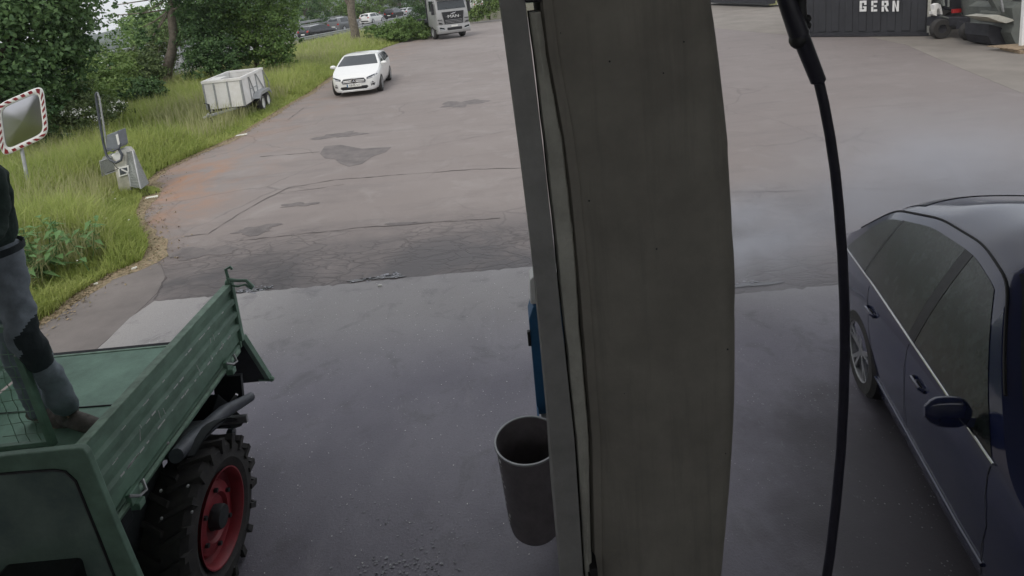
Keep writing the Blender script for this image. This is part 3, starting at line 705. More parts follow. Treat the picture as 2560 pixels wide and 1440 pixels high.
# bay post next to the camera: its outline bows a little
PY = 1.2
ZT, ZB = 4.33, .012
tab_y = [0, 130, 240, 340, 400, 480, 620, 740, 900, 1110, 1300, 1440]
tab = {
 'L':  ([0, 400, 720, 960, 1240, 1440], [1247, 1300, 1339, 1362, 1388, 1401]),
 's0': ([0, 130, 400, 740, 1100, 1440], [1318, 1334, 1366, 1402, 1441, 1463]),
 's1': ([0, 130, 340, 480, 760, 1110, 1440], [1347, 1362, 1401, 1420, 1446, 1474, 1482]),
 'R':  ([0, 100, 350, 700, 950, 1200, 1440], [1776, 1792, 1818, 1838, 1836, 1824, 1802]),
}
def col_x(key, z):
    """x of that line of the post at height z"""
    xs, ys = tab[key]
    yd = PY + (.065 if key == 'R' else 0.0); zs = [GY(b_, a_, yd).z for a_, b_ in zip(xs, ys)]; X_ = [GY(b_, a_, yd).x for a_, b_ in zip(xs, ys)]
    order = np.argsort(zs); zs = np.array(zs)[order]; X_ = np.array(X_)[order]
    if key == 'R': return float(np.interp(z, zs, X_))
    return float(np.interp(z, zs, X_))
post = thing('bay_post', 'tall dark post between the two wash bays, right in front of the camera', 'post', (.2, PY, 0))
zz = np.linspace(ZB, ZT, 150); rr = random.Random(4)
def post_part(name, k0, k1, prof, m, rag0=0, rag1=0, zr=(ZB, ZT), smooth=False, off0=0, off1=0, front=0.0):
    rows = []; r0 = r1 = 0
    for z in zz:
        if not zr[0] <= z <= zr[1]: continue
        r0 = .8 * r0 + rr.gauss(0, rag0) * .5; r1 = .8 * r1 + rr.gauss(0, rag1) * .5
        x0, x1 = col_x(k0, z) + r0 + off0, col_x(k1, z) + r1 + off1
        rows.append([(x0 + (x1 - x0) * u, PY + v, z) for u, v in prof])
    n = len(prof); b = MB(); b.grid([r + [r[0]] for r in rows])
    b.add(rows[0], [tuple(range(n))]); b.add(rows[-1], [tuple(reversed(range(n)))])
    return b.build(name, m, post, smooth=smooth)
post_part('flange', 'L', 's0', [(0, .012), (.04, 0), (.97, 0), (.99, .01), (.99, .30), (0, .30)], M['pil_edge'], .0, .0, smooth=30, off1=-.003)
post_part('sealant_strip', 's0', 's1', [(0, .012), (.10, -.004), (.5, -.010), (.9, -.004), (1, .012), (.98, .1), (.02, .1)], M['pil_seal'], .0009, .0014, zr=(ZB, 3.36), smooth=50)
MB().box((col_x('s0', 3.5) + .012, PY + .004, 3.39), (.034, .03, .052)).build('end_cap', M['black'], post, bevel=.004)
prof = [(0, .024), (.015, .014), (.07, .020), (.085, .014), (.5, .012), (.86, .010)]
prof += [(.86 + .14 * math.sin(a), .010 + .075 * (1 - math.cos(a))) for a in np.linspace(.15, math.pi / 2, 7)] + [(1, .16), (.985, .30), (0, .30)]
post_part('panel', 's1', 'R', prof, M['pil_main'], .0, .0009, smooth=50, off0=.003)
p0 = GY(1481, 1402, PY)
MB().box((p0.x, PY + .004, p0.z - .045), (.018, .05, .09)).box((p0.x - .008, PY - .012, p0.z - .03), (.012, .02, .02)).build('cable_clip', M['black'], post, bevel=.002)
b = MB()
for px, py in ((1294, 45), (1401, 82), (1523, 153), (1657, 182), (1708, 104), (1352, 672), (1362, 742), (1472, 500), (1817, 870), (1812, 1130), (1560, 980), (1640, 620)):
    g_ = GY(px, py, PY + .008); b.ball((g_.x, PY + .003, g_.z), .0012 + .0005 * (px % 3), 6, 4)
b.build('fly_speck', M['black'], post); bpy.data.objects['fly_speck']['kind'] = 'stuff'

# terminal and bin behind the post
t = thing('service_terminal', 'blue and white terminal on a white pedestal peeping out left of the bay post', 'terminal', (.28, 3.55, 0))
e = [GY(1322, 800, 3.5), GY(1330, 780, 3.5), GY(1345, 1037, 3.5)]
zb_, zt_ = e[2].z, e[0].z
xl = e[0].x
b = MB(); b.prism([(xl, 3.5, zt_), (xl + .035, 3.5, zt_ + .09), (xl + .55, 3.5, zt_ + .09), (xl + .55, 3.5, zb_), (e[2].x, 3.5, zb_), (e[2].x - .004, 3.5, zb_ + .1)], (0, .18, 0)); b.build('housing', M['blue'], t, bevel=.008)
b = MB(); b.prism([(xl + .02, 3.52, zt_ + .092), (xl + .03, 3.52, zt_ + .26), (xl + .07, 3.52, zt_ + .30), (xl + .5, 3.52, zt_ + .30), (xl + .5, 3.52, zt_ + .092)], (0, .14, 0)); b.build('display_hood', M['white'], t, bevel=.01)
MB().box((xl - .008, 3.49, zt_ - .12), (.02, .03, .10)).build('card_slot', M['black'], t, bevel=.003)
xp = GY(1381, 1330, 3.44).x
MB().prism([(xp, 3.44, zb_), (xp - .02, 3.44, .012), (xp + .45, 3.44, .012), (xp + .45, 3.44, zb_)], (0, .24, 0)).build('pedestal', M['white'], t, bevel=.006)
MB().box((xp + .012, 3.432, .42), (.02, .012, .02)).box((xp + .005, 3.432, .10), (.03, .012, .05)).build('bolt', M['black'], t)
MB().box((xp - .020, 3.45, .34), (.012, .2, .66)).build('edge_trim', M['blue'], t)

c0 = G(1319, 1100, .86)
t = thing('waste_bin', 'round black bin with a bright metal rim beside the bay post', 'bin', (c0.x, c0.y, .28))
R_ = .187
b = MB(); b.lathe([(0, .28), (R_ * .70, .28), (R_ * .78, .30), (R_ * .84, .36), (R_ * .97, .82), (R_, .86), (R_ - .008, .86), (R_ * .95, .82), (R_ * .76, .34), (0, .34)], 40, (c0.x, c0.y, 0)); b.build('body', M['bin'], t, smooth=50)
b = MB(); b.lathe([(R_ + .001, .852), (R_ + .006, .858), (R_ + .004, .866), (R_ - .006, .866), (R_ - .008, .858)], 40, (c0.x, c0.y, 0), close=True); b.build('rim', M['galv'], t, smooth=60)
b = MB(); rr = random.Random(2)
for k, zc in enumerate((.80, .78, .70, .665, .64, .56, .52, .44, .41, .38)):
    r = R_ * (.84 + .13 * (zc - .36) / .46) + .002; a0 = math.radians(203 + 4 * math.sin(k * 2)); w_ = rr.uniform(.05, .12); h_ = rr.uniform(.005, .02)
    b.grid([[(c0.x + r * math.cos(a0 + w_ * i / 3), c0.y + r * math.sin(a0 + w_ * i / 3), zc + s * h_) for i in range(4)] for s in (0, 1)])
b.build('scratched_sticker', M['letter'], t, fix=False)
MB().box((c0.x + .24, c0.y + .1, .40), (.10, .08, .80)).box((c0.x + .19, c0.y + .05, .6), (.06, .06, .06)).build('bracket', M['tdark'], t)

# high pressure hose hanging from the ceiling arm
YH = 1.9
def hp(px, py, dy=0): return GY(px, py, YH + dy)
t = thing('pressure_hose', 'black high pressure hose hanging down right of the bay post', 'hose', tuple(hp(1990, 60)))
pts = [(2046, 200), (2060, 260), (2075, 340), (2088, 430), (2097, 520), (2106, 640), (2111, 760), (2112, 880), (2109, 1000), (2102, 1130), (2090, 1260), (2076, 1380), (2058, 1500), (2030, 1640)]
rad = [.0165] * len(pts); MB().tube([hp(*p) for p in pts], rad, 14).build('hose', M['hose'], t, smooth=True)
MB().tube([hp(1996, 84), hp(2000, 92), hp(2003, 94), hp(2046, 203), hp(2047, 207)], [.026, .030, .0265, .024, .018], 16).build('grip_sleeve', M['hose'], t, smooth=True)
MB().tube([hp(1955, -30), hp(1984, 48), hp(1998, 86)], [.026, .030, .032], 14).build('lance', M['hose'], t, smooth=True)
MB().tube([hp(2003, -40), hp(2002, 20), hp(2005, 80)], [.018, .017, .017], 10).build('swivel_pipe', M['black'], t, smooth=True)
b = MB()
for px, py, r in ((2018, 46, .013), (2017, 64, .014), (2008, 76, .016), (1996, 100, .030)): b.ball(hp(px, py), r, 10, 7)
b.build('swivel_joint', M['black'], t, smooth=True)
MB().tube([hp(1955, -28), Vector((hp(1955, -28).x - .12, YH - .1, 4.0)), Vector((.6, YH - .3, 4.34))], .02, 8).build('ceiling_arm', M['steel'], t, smooth=True)

# ------------------------------------------------------------------ green tractor with drop side bed
TR = thing('flatbed_tractor', 'green flatbed tractor with red wheel and lowered tailgate in the left bay', 'tractor', (-2.87, 3.2, 0))
BX0, BX1, BY0, BY1, BZ = -3.62, -2.15, 2.52, 4.02, 1.05
bf = MB(); bf.box(((BX0 + BX1) / 2, (BY0 + BY1) / 2, BZ - .02), (BX1 - BX0 - .05, BY1 - BY0, .04)); bf.build('bed_floor', M['tfloor'], TR)
b = MB(); b.bar((-3.55, 3.42, BZ + .003), (-2.2, 3.38, BZ + .003), .006, .008); b.build('floor_seam', M['tdark'], TR)
MB().box(((BX0 + BX1) / 2, BY1 + .012, BZ - .03), (BX1 - BX0, .022, .07)).build('rear_sill', M['tlight'], TR, bevel=.003)
def side_board(x, sgn, y0, y1, lean=0.0, hgt=.44):
    """profile in (offset outwards, height) run along y"""
    pr = [(0, 0), (.012, 0), (.012, .045), (.012, .060)]
    for zc in (.115, .215, .315):
        pr += [(.012, zc - .030), (.034, zc - .016), (.034, zc + .016), (.012, zc + .030)]
    pr += [(.012, hgt - .045), (.030, hgt - .035), (.030, hgt), (-.012, hgt), (-.012, hgt - .03)]
    for zc in (.315, .215, .115): pr += [(-.004, zc + .030), (.014, zc + .016), (.014, zc - .016), (-.004, zc - .030)]
    pr += [(-.012, .03), (-.012, 0)]
    def sec(y): return [(x + sgn * (o + lean * z), y, BZ + .01 + z) for o, z in pr]
    rib_y = [y0, y0 + .05, y1 - .09, y1]
    b = MB(); A = sec(y0); B_ = sec(y1); n = len(pr)
    b.add(A + B_, [(i, (i + 1) % n, n + (i + 1) % n, n + i) for i in range(n)] + [tuple(range(n)), tuple(reversed(range(n, 2 * n)))])
    o = b.build('side_board', M['tgreen'], TR)
    return o
sb = side_board(BX1, 1, 2.45, BY1 - .03)
c = MB(); c.box((BX1 + .012, BY1 - .012, BZ + .235), (.05, .04, .46)); c.build('corner_post', M['tgreen'], TR, bevel=.004)
MB().box((BX1 + .009, (2.45 + BY1) / 2 - .02, BZ + .458), (.052, BY1 - 2.5, .008)).build('top_lip', M['tlight'], TR, bevel=.002)
# scraped bare edges on the lowest rib
b = MB(); rr = random.Random(8)
for k in range(46):
    y = rr.uniform(2.6, 3.85); z = BZ + .01 + rr.choice([.131, .131, .131, .231, .331]) + rr.uniform(-.002, .003); ln = rr.uniform(.01, .05)
    b.box((BX1 + .0345, y, z), (.002, ln, rr.uniform(.003, .010)))
for k in range(9):
    y = rr.uniform(2.7, 3.8); z = BZ + rr.uniform(.1, .3); b.bar((BX1 + .0352, y, z), (BX1 + .0352, y + rr.uniform(-.02, .02), z + rr.uniform(.02, .06)), .003, .002)
o = b.build('bare_scratches', M['letter'], TR); o['kind'] = 'stuff'
side_board(BX0, -1, 3.3, BY1 - .02, hgt=.40)
MB().box((BX0 - .012, BY1 - .012, BZ + .21), (.05, .04, .42)).build('corner_post', M['tgreen'], TR, bevel=.004)
# under rail and latches
MB().tube([(BX1 + .03, 2.5, BZ - .025), (BX1 + .03, BY1 - .1, BZ - .025)], .013, 8).build('lower_rail', M['tlight'], TR, smooth=True)
MB().box((BX1 - .03, (2.5 + BY1) / 2, BZ - .06), (.06, BY1 - 2.52, .06)).build('lower_beam', M['tgreen'], TR, bevel=.004)
for y in (2.66, BY1 - .28):
    b = MB(); b.box((BX1 + .035, y, BZ - .01), (.03, .075, .07)); b.box((BX1 + .05, y, BZ - .06), (.05, .05, .04)); l = b.build('latch', M['tgreen'], TR, bevel=.005)
    MB().tube([(BX1 + .055, y - .05, BZ + .03), (BX1 + .085, y - .02, BZ + .0), (BX1 + .085, y + .03, BZ - .015), (BX1 + .055, y + .06, BZ + .025)], .008, 6).build('latch_handle', M['steel'], l, smooth=True)
# top hook at the rear corner
tp = Vector((BX1 + .01, BY1 - .02, BZ + .47))
b = MB(); b.tube([tp + Vector((-.02, 0, -.03)), tp + Vector((0, .01, .03)), tp + Vector((-.01, .02, .09)), tp + Vector((.02, .03, .10)), tp + Vector((.03, .03, .08))], .011, 8)
b.tube([tp + Vector((.0, 0, .02)), tp + Vector((.06, .01, .0)), tp + Vector((.12, .02, -.01)), tp + Vector((.16, .02, -.07))], [.014, .012, .012, .015], 8)
b.tube([tp + Vector((.0, -.01, -.01)), tp + Vector((.06, 0, -.04)), tp + Vector((.11, .01, -.035)), tp + Vector((.15, .02, -.08))], .008, 6)
b.ball(tp, .024, 8, 6); b.build('tailgate_latch', M['tgreen'], TR, smooth=True)
fp = Vector((BX0 - .01, BY1 - .02, BZ + .44))
MB().tube([fp + Vector((-.10, -.05, -.03)), fp + Vector((-.05, -.02, .04)), fp + Vector((.0, 0, .05)), fp], .012, 8).build('tailgate_latch', M['tgreen'], TR, smooth=True)
# tailgate hanging down
tgy0, tgz0, tgy1, tgz1 = BY1 + .03, BZ - .01, BY1 + .25, .53
b = MB(); b.add([(BX0, tgy0, tgz0), (BX1, tgy0, tgz0), (BX1, tgy1, tgz1), (BX0, tgy1, tgz1), (BX0, tgy0 + .03, tgz0 + .012), (BX1, tgy0 + .03, tgz0 + .012), (BX1, tgy1 + .03, tgz1 + .012), (BX0, tgy1 + .03, tgz1 + .012)],
       [(0, 1, 2, 3), (7, 6, 5, 4), (0, 4, 5, 1), (1, 5, 6, 2), (2, 6, 7, 3), (3, 7, 4, 0)])
tg = b.build('tailgate', M['tdark'], TR)
for x in (BX0 - .005, BX1 + .005):
    b = MB(); b.bar((x, tgy0 + .01, tgz0 + .01), (x + (.02 if x > -3 else 0), tgy1 + .02, tgz1 + .01), .035, .04); b.ball((x + .04, tgy1 + .02, tgz1 + .0), .022, 8, 6); b.tube([(x - .05, tgy1, tgz1 + .02), (x + .05, tgy1 + .01, tgz1)], .014, 6)
    b.build('tailgate_frame', M['tgreen'], TR)
MB().bar((BX1 - .16, tgy0 + .02, tgz0 - .06), (BX1 - .12, tgy0 + .1, tgz0 - .2), .008, .008).build('tailgate_rod', M['steel'], TR)
# wheels
def tractor_wheel(x0, x1, cy, cz, R, flip=1):
    b = MB(); wd = x1 - x0; r_i = R * .565
    pr = [(r_i, x0 + .05), (R * .70, x0), (R * .86, x0 + .008), (R * .93, x0 + .04), (R * .945, (x0 + x1) / 2), (R * .93, x1 - .04), (R * .86, x1 - .008), (R * .70, x1), (r_i, x1 - .03), (r_i - .01, x1 - .06), (r_i - .01, x0 + .08)]
    b.lathe(pr, 48, (0, cy, cz), 'x', close=True)
    n = 20; xc = (x0 + x1) / 2
    for k in range(n):
        for sg in (-1, 1):
            a = 2 * math.pi * (k + (.5 if sg > 0 else 0)) / n
            def pt(xx, aa, r): return Vector((xx, cy + r * math.cos(aa), cz + r * math.sin(aa)))
            xo = x1 + .004 if sg > 0 else x0 - .004
            da = .17 * flip; wa = .042
            q0 = [(xc - sg * .012, a), (xo, a - da)]
            vs = []
            for (xx, aa), rr_ in zip(q0, (R, R * .985)):
                for s in (-1, 1):
                    vs.append(pt(xx, aa + s * wa, rr_ * .925)); vs.append(pt(xx, aa + s * wa * .75, rr_))
            # side part of the lug running down the shoulder
            b.add(vs, [(0, 1, 3, 2), (4, 6, 7, 5), (0, 4, 5, 1), (2, 3, 7, 6), (1, 5, 7, 3), (0, 2, 6, 4)])
            xs_ = xo; v2 = [pt(xs_, a - da - wa, R * .985), pt(xs_, a - da + wa, R * .985), pt(xs_ + sg * .004, a - da + wa, R * .80), pt(xs_ + sg * .004, a - da - wa, R * .80)]
            v3 = [v + Vector((-sg * .03, 0, 0)) for v in v2]
            b.add(v2 + v3, [(0, 1, 2, 3), (7, 6, 5, 4), (0, 4, 5, 1), (1, 5, 6, 2), (2, 6, 7, 3), (3, 7, 4, 0)])
    wob = b.build('tyre', M['rubber'], None); return wob
def add_wheel(xo, xi, cy, cz, R, m=1):
    w_ = bpy.data.objects.new('wheel', None); COL.objects.link(w_); w_.parent = TR; w_.location = (0, 0, 0); w_.empty_display_size = .1
    ty = tractor_wheel(min(xo, xi), max(xo, xi), cy, cz, R); ty.parent = w_; ty.location = -TR.location
    s = 1 if xo > xi else -1; r_ = R * .565
    b = MB()
    pr = [(r_ + .006, xo - s * .012), (r_ + .012, xo - s * .004), (r_ + .004, xo - s * .004), (r_ - .008, xo - s * .02), (r_ - .014, xo - s * .07), (r_ * .80, xo - s * .085), (r_ * .76, xo - s * .06), (r_ * .52, xo - s * .045), (r_ * .46, xo - s * .065), (.001, xo - s * .068), (.001, xo - s * .09), (r_ - .02, xo - s * .11), (r_, xo - s * .10)]
    b.lathe(pr, 48, (0, cy, cz), 'x'); rm = b.build('rim', M['rimred'], w_, smooth=35)
    b = MB(); b.lathe([(.001, xo - s * .0), (r_ * .24, xo - s * .004), (r_ * .27, xo - s * .02), (r_ * .27, xo - s * .075)], 20, (0, cy, cz), 'x')
    b.build('hub', M['tdark'], w_, smooth=35)
    for k in range(6):
        b = MB(); a = k * math.pi / 3 + .3; b.tube([(xo - s * .05, cy + r_ * .62 * math.cos(a), cz + r_ * .62 * math.sin(a)), (xo - s * .03, cy + r_ * .62 * math.cos(a), cz + r_ * .62 * math.sin(a))], .013, 6); b.build('wheel_bolt', M['tdark'], w_)
    return w_
add_wheel(-1.955, -2.245, 3.10, .445, .445)
add_wheel(-3.80, -3.51, 3.10, .445, .445)
# fenders, tank, chassis, step
b = MB(); rows = []
for i in range(11):
    a = math.radians(38 + i * 6.5); rows.append([(x, 3.10 + .50 * math.cos(a), .47 + .50 * math.sin(a)) for x in (-2.26, -1.98)])
for s in (0, .012): b.grid([[Vector(p) + Vector((0, 0, s)) for p in r] for r in rows])
b.build('fender', M['tdark'], TR, smooth=True)
p = [GY(628, 992, 3.75), GY(560, 1030, 3.5), GY(470, 1110, 3.1), GY(440, 1140, 2.95)]
MB().tube(p, [.030, .045, .050, .040], 14).build('fender_tube', M['tgrey'], TR, smooth=True)
p = [GY(545, 985, 3.7), GY(575, 1010, 3.72), GY(600, 1035, 3.74), GY(613, 1052, 3.75), GY(604, 1066, 3.72), GY(586, 1072, 3.7), GY(565, 1060, 3.68), GY(520, 1062, 3.6)]
MB().prism(p, (-.35, .04, 0)).build('mudguard', M['tdark'], TR, bevel=.005)
b = MB(); b.box((-2.10, 3.62, .70), (.22, .025, .05)); b.bar((-2.2, 3.6, .68), (-2.05, 3.66, .86), .02, .02)
b.build('lamp_bracket', M['steel'], TR)
MB().lathe([(.001, -.02), (.035, -.02), (.04, .0), (.035, .02), (.001, .03)], 14, tuple(GY(578, 1085, 3.62)), 'x').build('marker_lamp', M['glass_dark'], TR, smooth=True)
MB().box((-2.86, 3.2, .72), (.62, 1.9, .34)).box((-2.42, 2.75, .66), (.42, .62, .50)).box((-2.38, 2.5, .90), (.36, .5, .16)).build('chassis', M['tdark'], TR, bevel=.02)
MB().tube([(-3.75, 3.1, .445), (-2.0, 3.1, .445)], .07, 10).build('axle', M['tdark'], TR)
MB().prism([(-2.33, 3.9, .84), (-2.13, 3.9, .84), (-2.13, 3.86, .64), (-2.33, 3.86, .64)], (0, .03, 0)).build('rear_bracket', M['tdark'], TR)
b = MB()
for k in range(7): b.box((-2.30, 2.45 + k * .045, .47), (.26, .008, .025))
for k in range(4): b.box((-2.41 + k * .075, 2.585, .475), (.008, .28, .02))
b.build('step_grating', M['tgrey'], TR)
b = MB(); rr = random.Random(6)
for px, py in ((402, 1227), (404, 1296), (470, 1215), (480, 1280), (420, 1108), (300, 1298)): b.ball(GY(px, py, 2.62), .0075, 6, 5)
b.build('bolt', M['steel'], TR)
# guard frame with wire mesh at the front of the bed
A0 = G(133, 1112, BZ); A1 = GY(22, 820, A0.y - .03); off = Vector((-1.0, 0, .0))
b = MB(); b.bar(A0, A1, .035, .035, (0, 1, 0)); b.bar(A1 + Vector((.015, 0, 0)), A1 + off, .035, .035, (0, 1, 0)); b.bar(A0 + Vector((0, 0, .02)), A0 + off, .03, .03, (0, 1, 0))
gd = b.build('guard_frame', M['tgreen'], TR, bevel=.003)
b = MB(); axis = (A1 - A0)
b.bar(A0 + Vector((-.33, -.01, 0)), A1 + Vector((-.20, -.01, 0)), .03, .02, (0, 1, 0)); b.bar(A0 + Vector((-.40, -.01, 0)), A1 + Vector((-.27, -.01, 0)), .012, .012, (0, 1, 0)); b.build('guard_upright', M['tlight'], TR)
b = MB()
for k in range(1, 9):
    s = A0 + axis * (k / 9.0 * .86 + .02); b.tube([s, s + Vector((-.12, .006, .004 * (-1) ** k)), s + Vector((-.26, -.004, 0))], .0022, 5)
for k in range(1, 4):
    b.tube([A0 + Vector((-.065 * k, 0, .02)) + axis * f + Vector((.006 * math.sin(f * 40 + k), .004, 0)) for f in np.linspace(0, .86, 12)], .0022, 5)
b.build('wire_mesh', M['tlight'], gd)
MB().ball(GY(37, 842, A0.y - .05), .016, 8, 6, (1, 1, .8)).build('safety_catch', M['red'], gd, smooth=True)
MB().tube([GY(28, 868, A0.y - .05), GY(45, 880, A0.y - .05), GY(38, 890, A0.y - .05)], .008, 6).build('wire_clamp', M['steel'], gd)
# cab door leaf standing open at the bottom left
YD = 2.40
outer = [GY(*p, YD) for p in [(-150, 1147), (60, 1122), (205, 1107), (219, 1109), (230, 1121), (300, 1295), (362, 1440), (420, 1570), (-150, 1570)]]
inner = [GY(*p, YD) for p in [(-150, 1186), (60, 1165), (150, 1159), (178, 1163), (203, 1186), (262, 1330), (305, 1440), (330, 1505), (-150, 1505)]]
th = Vector((0, -.035, 0)); b = MB(); n = len(outer)
b.add(outer + inner + [p + th for p in outer] + [p + th for p in inner],
      [(i, (i + 1) % n, n + (i + 1) % n, n + i) for i in range(n)] + [(2 * n + i, 3 * n + i, 3 * n + (i + 1) % n, 2 * n + (i + 1) % n) for i in range(n)]
      + [(i, 2 * n + i, 2 * n + (i + 1) % n, (i + 1) % n) for i in range(n)] + [(n + i, n + (i + 1) % n, 3 * n + (i + 1) % n, 3 * n + i) for i in range(n)])
dr = b.build('cab_door', M['tgreen'], TR, bevel=.006)
MB().prism([p + Vector((0, -.012, 0)) for p in inner], (0, -.006, 0)).build('pane', M['glass_cab'], dr)
MB().tube([p + Vector((0, -.037, 0)) for p in inner[:8]], .006, 6).build('window_seal', M['black'], dr, smooth=True)

# ------------------------------------------------------------------ person standing on the bed
PR = thing('person', 'person in dark jacket and grey work trousers standing on the tractor bed', 'person', (-3.0, 3.2, BZ))
FOLD = bpy.data.textures.new('folds', 'CLOUDS'); FOLD.noise_scale = .11; FOLD.noise_depth = 3
def skin_mesh(name, joints, edges, radii, m, root=0, levels=2, parent=PR, fold=0):
    me = bpy.data.meshes.new(name); off = world_of(parent)
    me.from_pydata([tuple(Vector(j) - off) for j in joints], edges, []); me.materials.append(m)
    o = bpy.data.objects.new(name, me); COL.objects.link(o); o.parent = parent
    md = o.modifiers.new('skin', 'SKIN'); md.use_smooth_shade = True
    if not me.skin_vertices: 
        bpy.context.view_layer.objects.active = o
    sv = me.skin_vertices[0].data
    for i, r in enumerate(radii):
        sv[i].radius = r if isinstance(r, tuple) else (r, r); sv[i].use_root = (i == root)
    s = o.modifiers.new('sub', 'SUBSURF'); s.levels = levels; s.render_levels = levels
    if fold:
        dp = o.modifiers.new('fold', 'DISPLACE'); dp.texture = FOLD; dp.strength = fold; dp.mid_level = .5; dp.texture_coords = 'LOCAL'
    dg = bpy.context.evaluated_depsgraph_get(); dg.update()
    me2 = bpy.data.meshes.new_from_object(o.evaluated_get(dg)); o.modifiers.clear(); o.data = me2
    me2.polygons.foreach_set('use_smooth', [True] * len(me2.polygons)); me2.update()
    return o
YPn = 3.16
hipc = GY(-8, 668, YPn + .02); kR = GY(62, 850, YPn - .10); aR = GY(178, 1040, YPn + .06); kL = GY(40, 900, YPn + .10); aL = GY(112, 1048, YPn + .13)
hR = hipc + Vector((.07, -.02, -.02)); hL = hipc + Vector((-.05, .10, -.04))
belt = hipc + Vector((-.03, .02, .14)); chest = GY(-66, 470, YPn); neck = GY(-100, 370, YPn); head = neck + Vector((.0, -.02, .15))
jt = [hipc, belt, chest, neck, head, hR, kR, aR, hL, kL, aL]
# body (skin) as one figure under the clothes
shR = chest + Vector((.14, -.03, .06)); elR = shR + Vector((.05, -.10, -.27)); wrR = elR + Vector((-.02, -.22, -.05))
shL = chest + Vector((-.15, .05, .06)); elL = shL + Vector((-.06, .06, -.28)); wrL = elL + Vector((.02, -.16, -.16))
toeR = aR + Vector((.20, -.07, -.045)); toeL = aL + Vector((.17, -.06, -.045))
J = [hipc, belt, chest, neck, head, head + Vector((0, 0, .07)), hR, kR, aR, toeR, hL, kL, aL, toeL, shR, elR, wrR, shL, elL, wrL]
E_ = [(0, 1), (1, 2), (2, 3), (3, 4), (4, 5), (0, 6), (6, 7), (7, 8), (8, 9), (0, 10), (10, 11), (11, 12), (12, 13), (2, 14), (14, 15), (15, 16), (2, 17), (17, 18), (18, 19)]
Rd = [(.11, .08), (.11, .08), (.11, .07), .046, .075, .07, .075, .05, .036, .026, .075, .05, .036, .026, .05, .035, .026, .05, .035, .026]
skin_mesh('body', J, E_, Rd, M['skin'])
def mid(a, b_, f=.5, o=(0, 0, 0)): return a.lerp(b_, f) + Vector(o)
Jt = [hipc + Vector((0, 0, .03)), belt, hR, mid(hR, kR, .55, (.01, -.015, 0)), kR, mid(kR, aR, .3, (-.01, .02, 0)), mid(kR, aR, .75, (-.008, .015, 0)), aR + Vector((0, 0, .015)),
      hL, mid(hL, kL, .55), kL, mid(kL, aL, .5, (-.01, .01, 0)), aL + Vector((0, 0, .01))]
TRO = skin_mesh('trousers', Jt, [(0, 1), (0, 2), (2, 3), (3, 4), (4, 5), (5, 6), (6, 7), (0, 8), (8, 9), (9, 10), (10, 11), (11, 12)],
          [(.150, .12), (.145, .115), .092, .084, .078, .076, .072, .074, .098, .082, .07, .070, .068], M['trousers'], levels=3, fold=.045)
me_ = TRO.data; me_.materials.append(M['kneepad']); ax_ = (aR - kR).normalized(); off_ = world_of(PR)
for p_ in me_.polygons:
    v_ = Vector(p_.center) + off_ - kR; al = v_.dot(ax_)
    if -.13 < al < .20 and v_.length < .26 and v_.x + .35 * al > .0 + .02 * math.sin(al * 40) and v_.y < .09: p_.material_index = 1
skin_mesh('jacket', [hipc + Vector((-.01, 0, .055)), belt + Vector((-.02, 0, .12)), chest, neck + Vector((0, 0, -.04)), shR, elR, wrR, shL, elL, wrL],
          [(0, 1), (1, 2), (2, 3), (2, 4), (4, 5), (5, 6), (2, 7), (7, 8), (8, 9)], [(.165, .13), (.165, .13), (.175, .125), .088, .075, .058, .045, .075, .058, .045], M['jacket'], levels=3, fold=.05)
MB().lathe([(.152, -.02), (.156, -.02), (.156, .02), (.152, .02)], 24, tuple(belt + Vector((0, 0, -.045))), 'z', close=True).build('belt', M['kneepad'], PR, smooth=True)
for ank, toe in ((aR, toeR), (aL, toeL)):
    b = MB(); d = (toe - ank); d.z = 0; d.normalize(); s = Vector((-d.y, d.x, 0)); heel = Vector((ank.x, ank.y, BZ)) - d * .07
    secs = [(-.03, .040, .10), (.03, .050, .115), (.10, .052, .10), (.17, .056, .085), (.24, .054, .07), (.295, .036, .05)]
    rows = []
    for f, wd_, h in secs:
        c_ = heel + d * f; rows.append([c_ + s * (wd_ * math.cos(a) * (1 if math.sin(a) < .2 else .85)) + Vector((0, 0, max(0.004, h * .5 + h * .5 * math.sin(a)) + .008)) for a in np.linspace(0, 2 * math.pi, 13)[:-1]])
    b.grid([r + [r[0]] for r in rows]); b.add(rows[0], [tuple(range(12))]); b.add(rows[-1], [tuple(reversed(range(12)))])
    b.tube([ank + Vector((0, 0, .07)), Vector((ank.x, ank.y, BZ + .05)) - d * .02], [.046, .050], 12)
    b.build('boot', M['boot'], PR, smooth=60)
hd = MB(); hd.ball(head + Vector((-.02, .015, .075)), .104, 16, 12, (.92, .98, 1.0)); hd.build('hair', M['hair'], PR, smooth=True)
fd = Vector((.75, -.65, -.1)).normalized(); fs = Vector((.65, .75, 0)).normalized(); fc = head + Vector((0, 0, .03)) + fd * .02
hd = MB(); hd.ball(fc, .098, 18, 14, (.82, .92, 1.18)); hd.ball(fc + fd * .085 + Vector((0, 0, -.01)), .018, 8, 6, (.8, .8, 1.4))
for s_ in (-1, 1): hd.ball(fc + fs * (s_ * .085), .024, 8, 6, (.5, .5, 1.2))
hd.build('head', M['skin'], PR, smooth=True)
for s_ in (-1, 1): MB().ball(fc + fd * .082 + fs * (s_ * .032) + Vector((0, 0, .02)), .010, 8, 6).build('eye', M['ink'], PR, smooth=True)
MB().ball(fc + fd * .080 + Vector((0, 0, -.055)), .022, 8, 6, (.9, .9, .28)).build('mouth', M['redpaint'], PR, smooth=True)
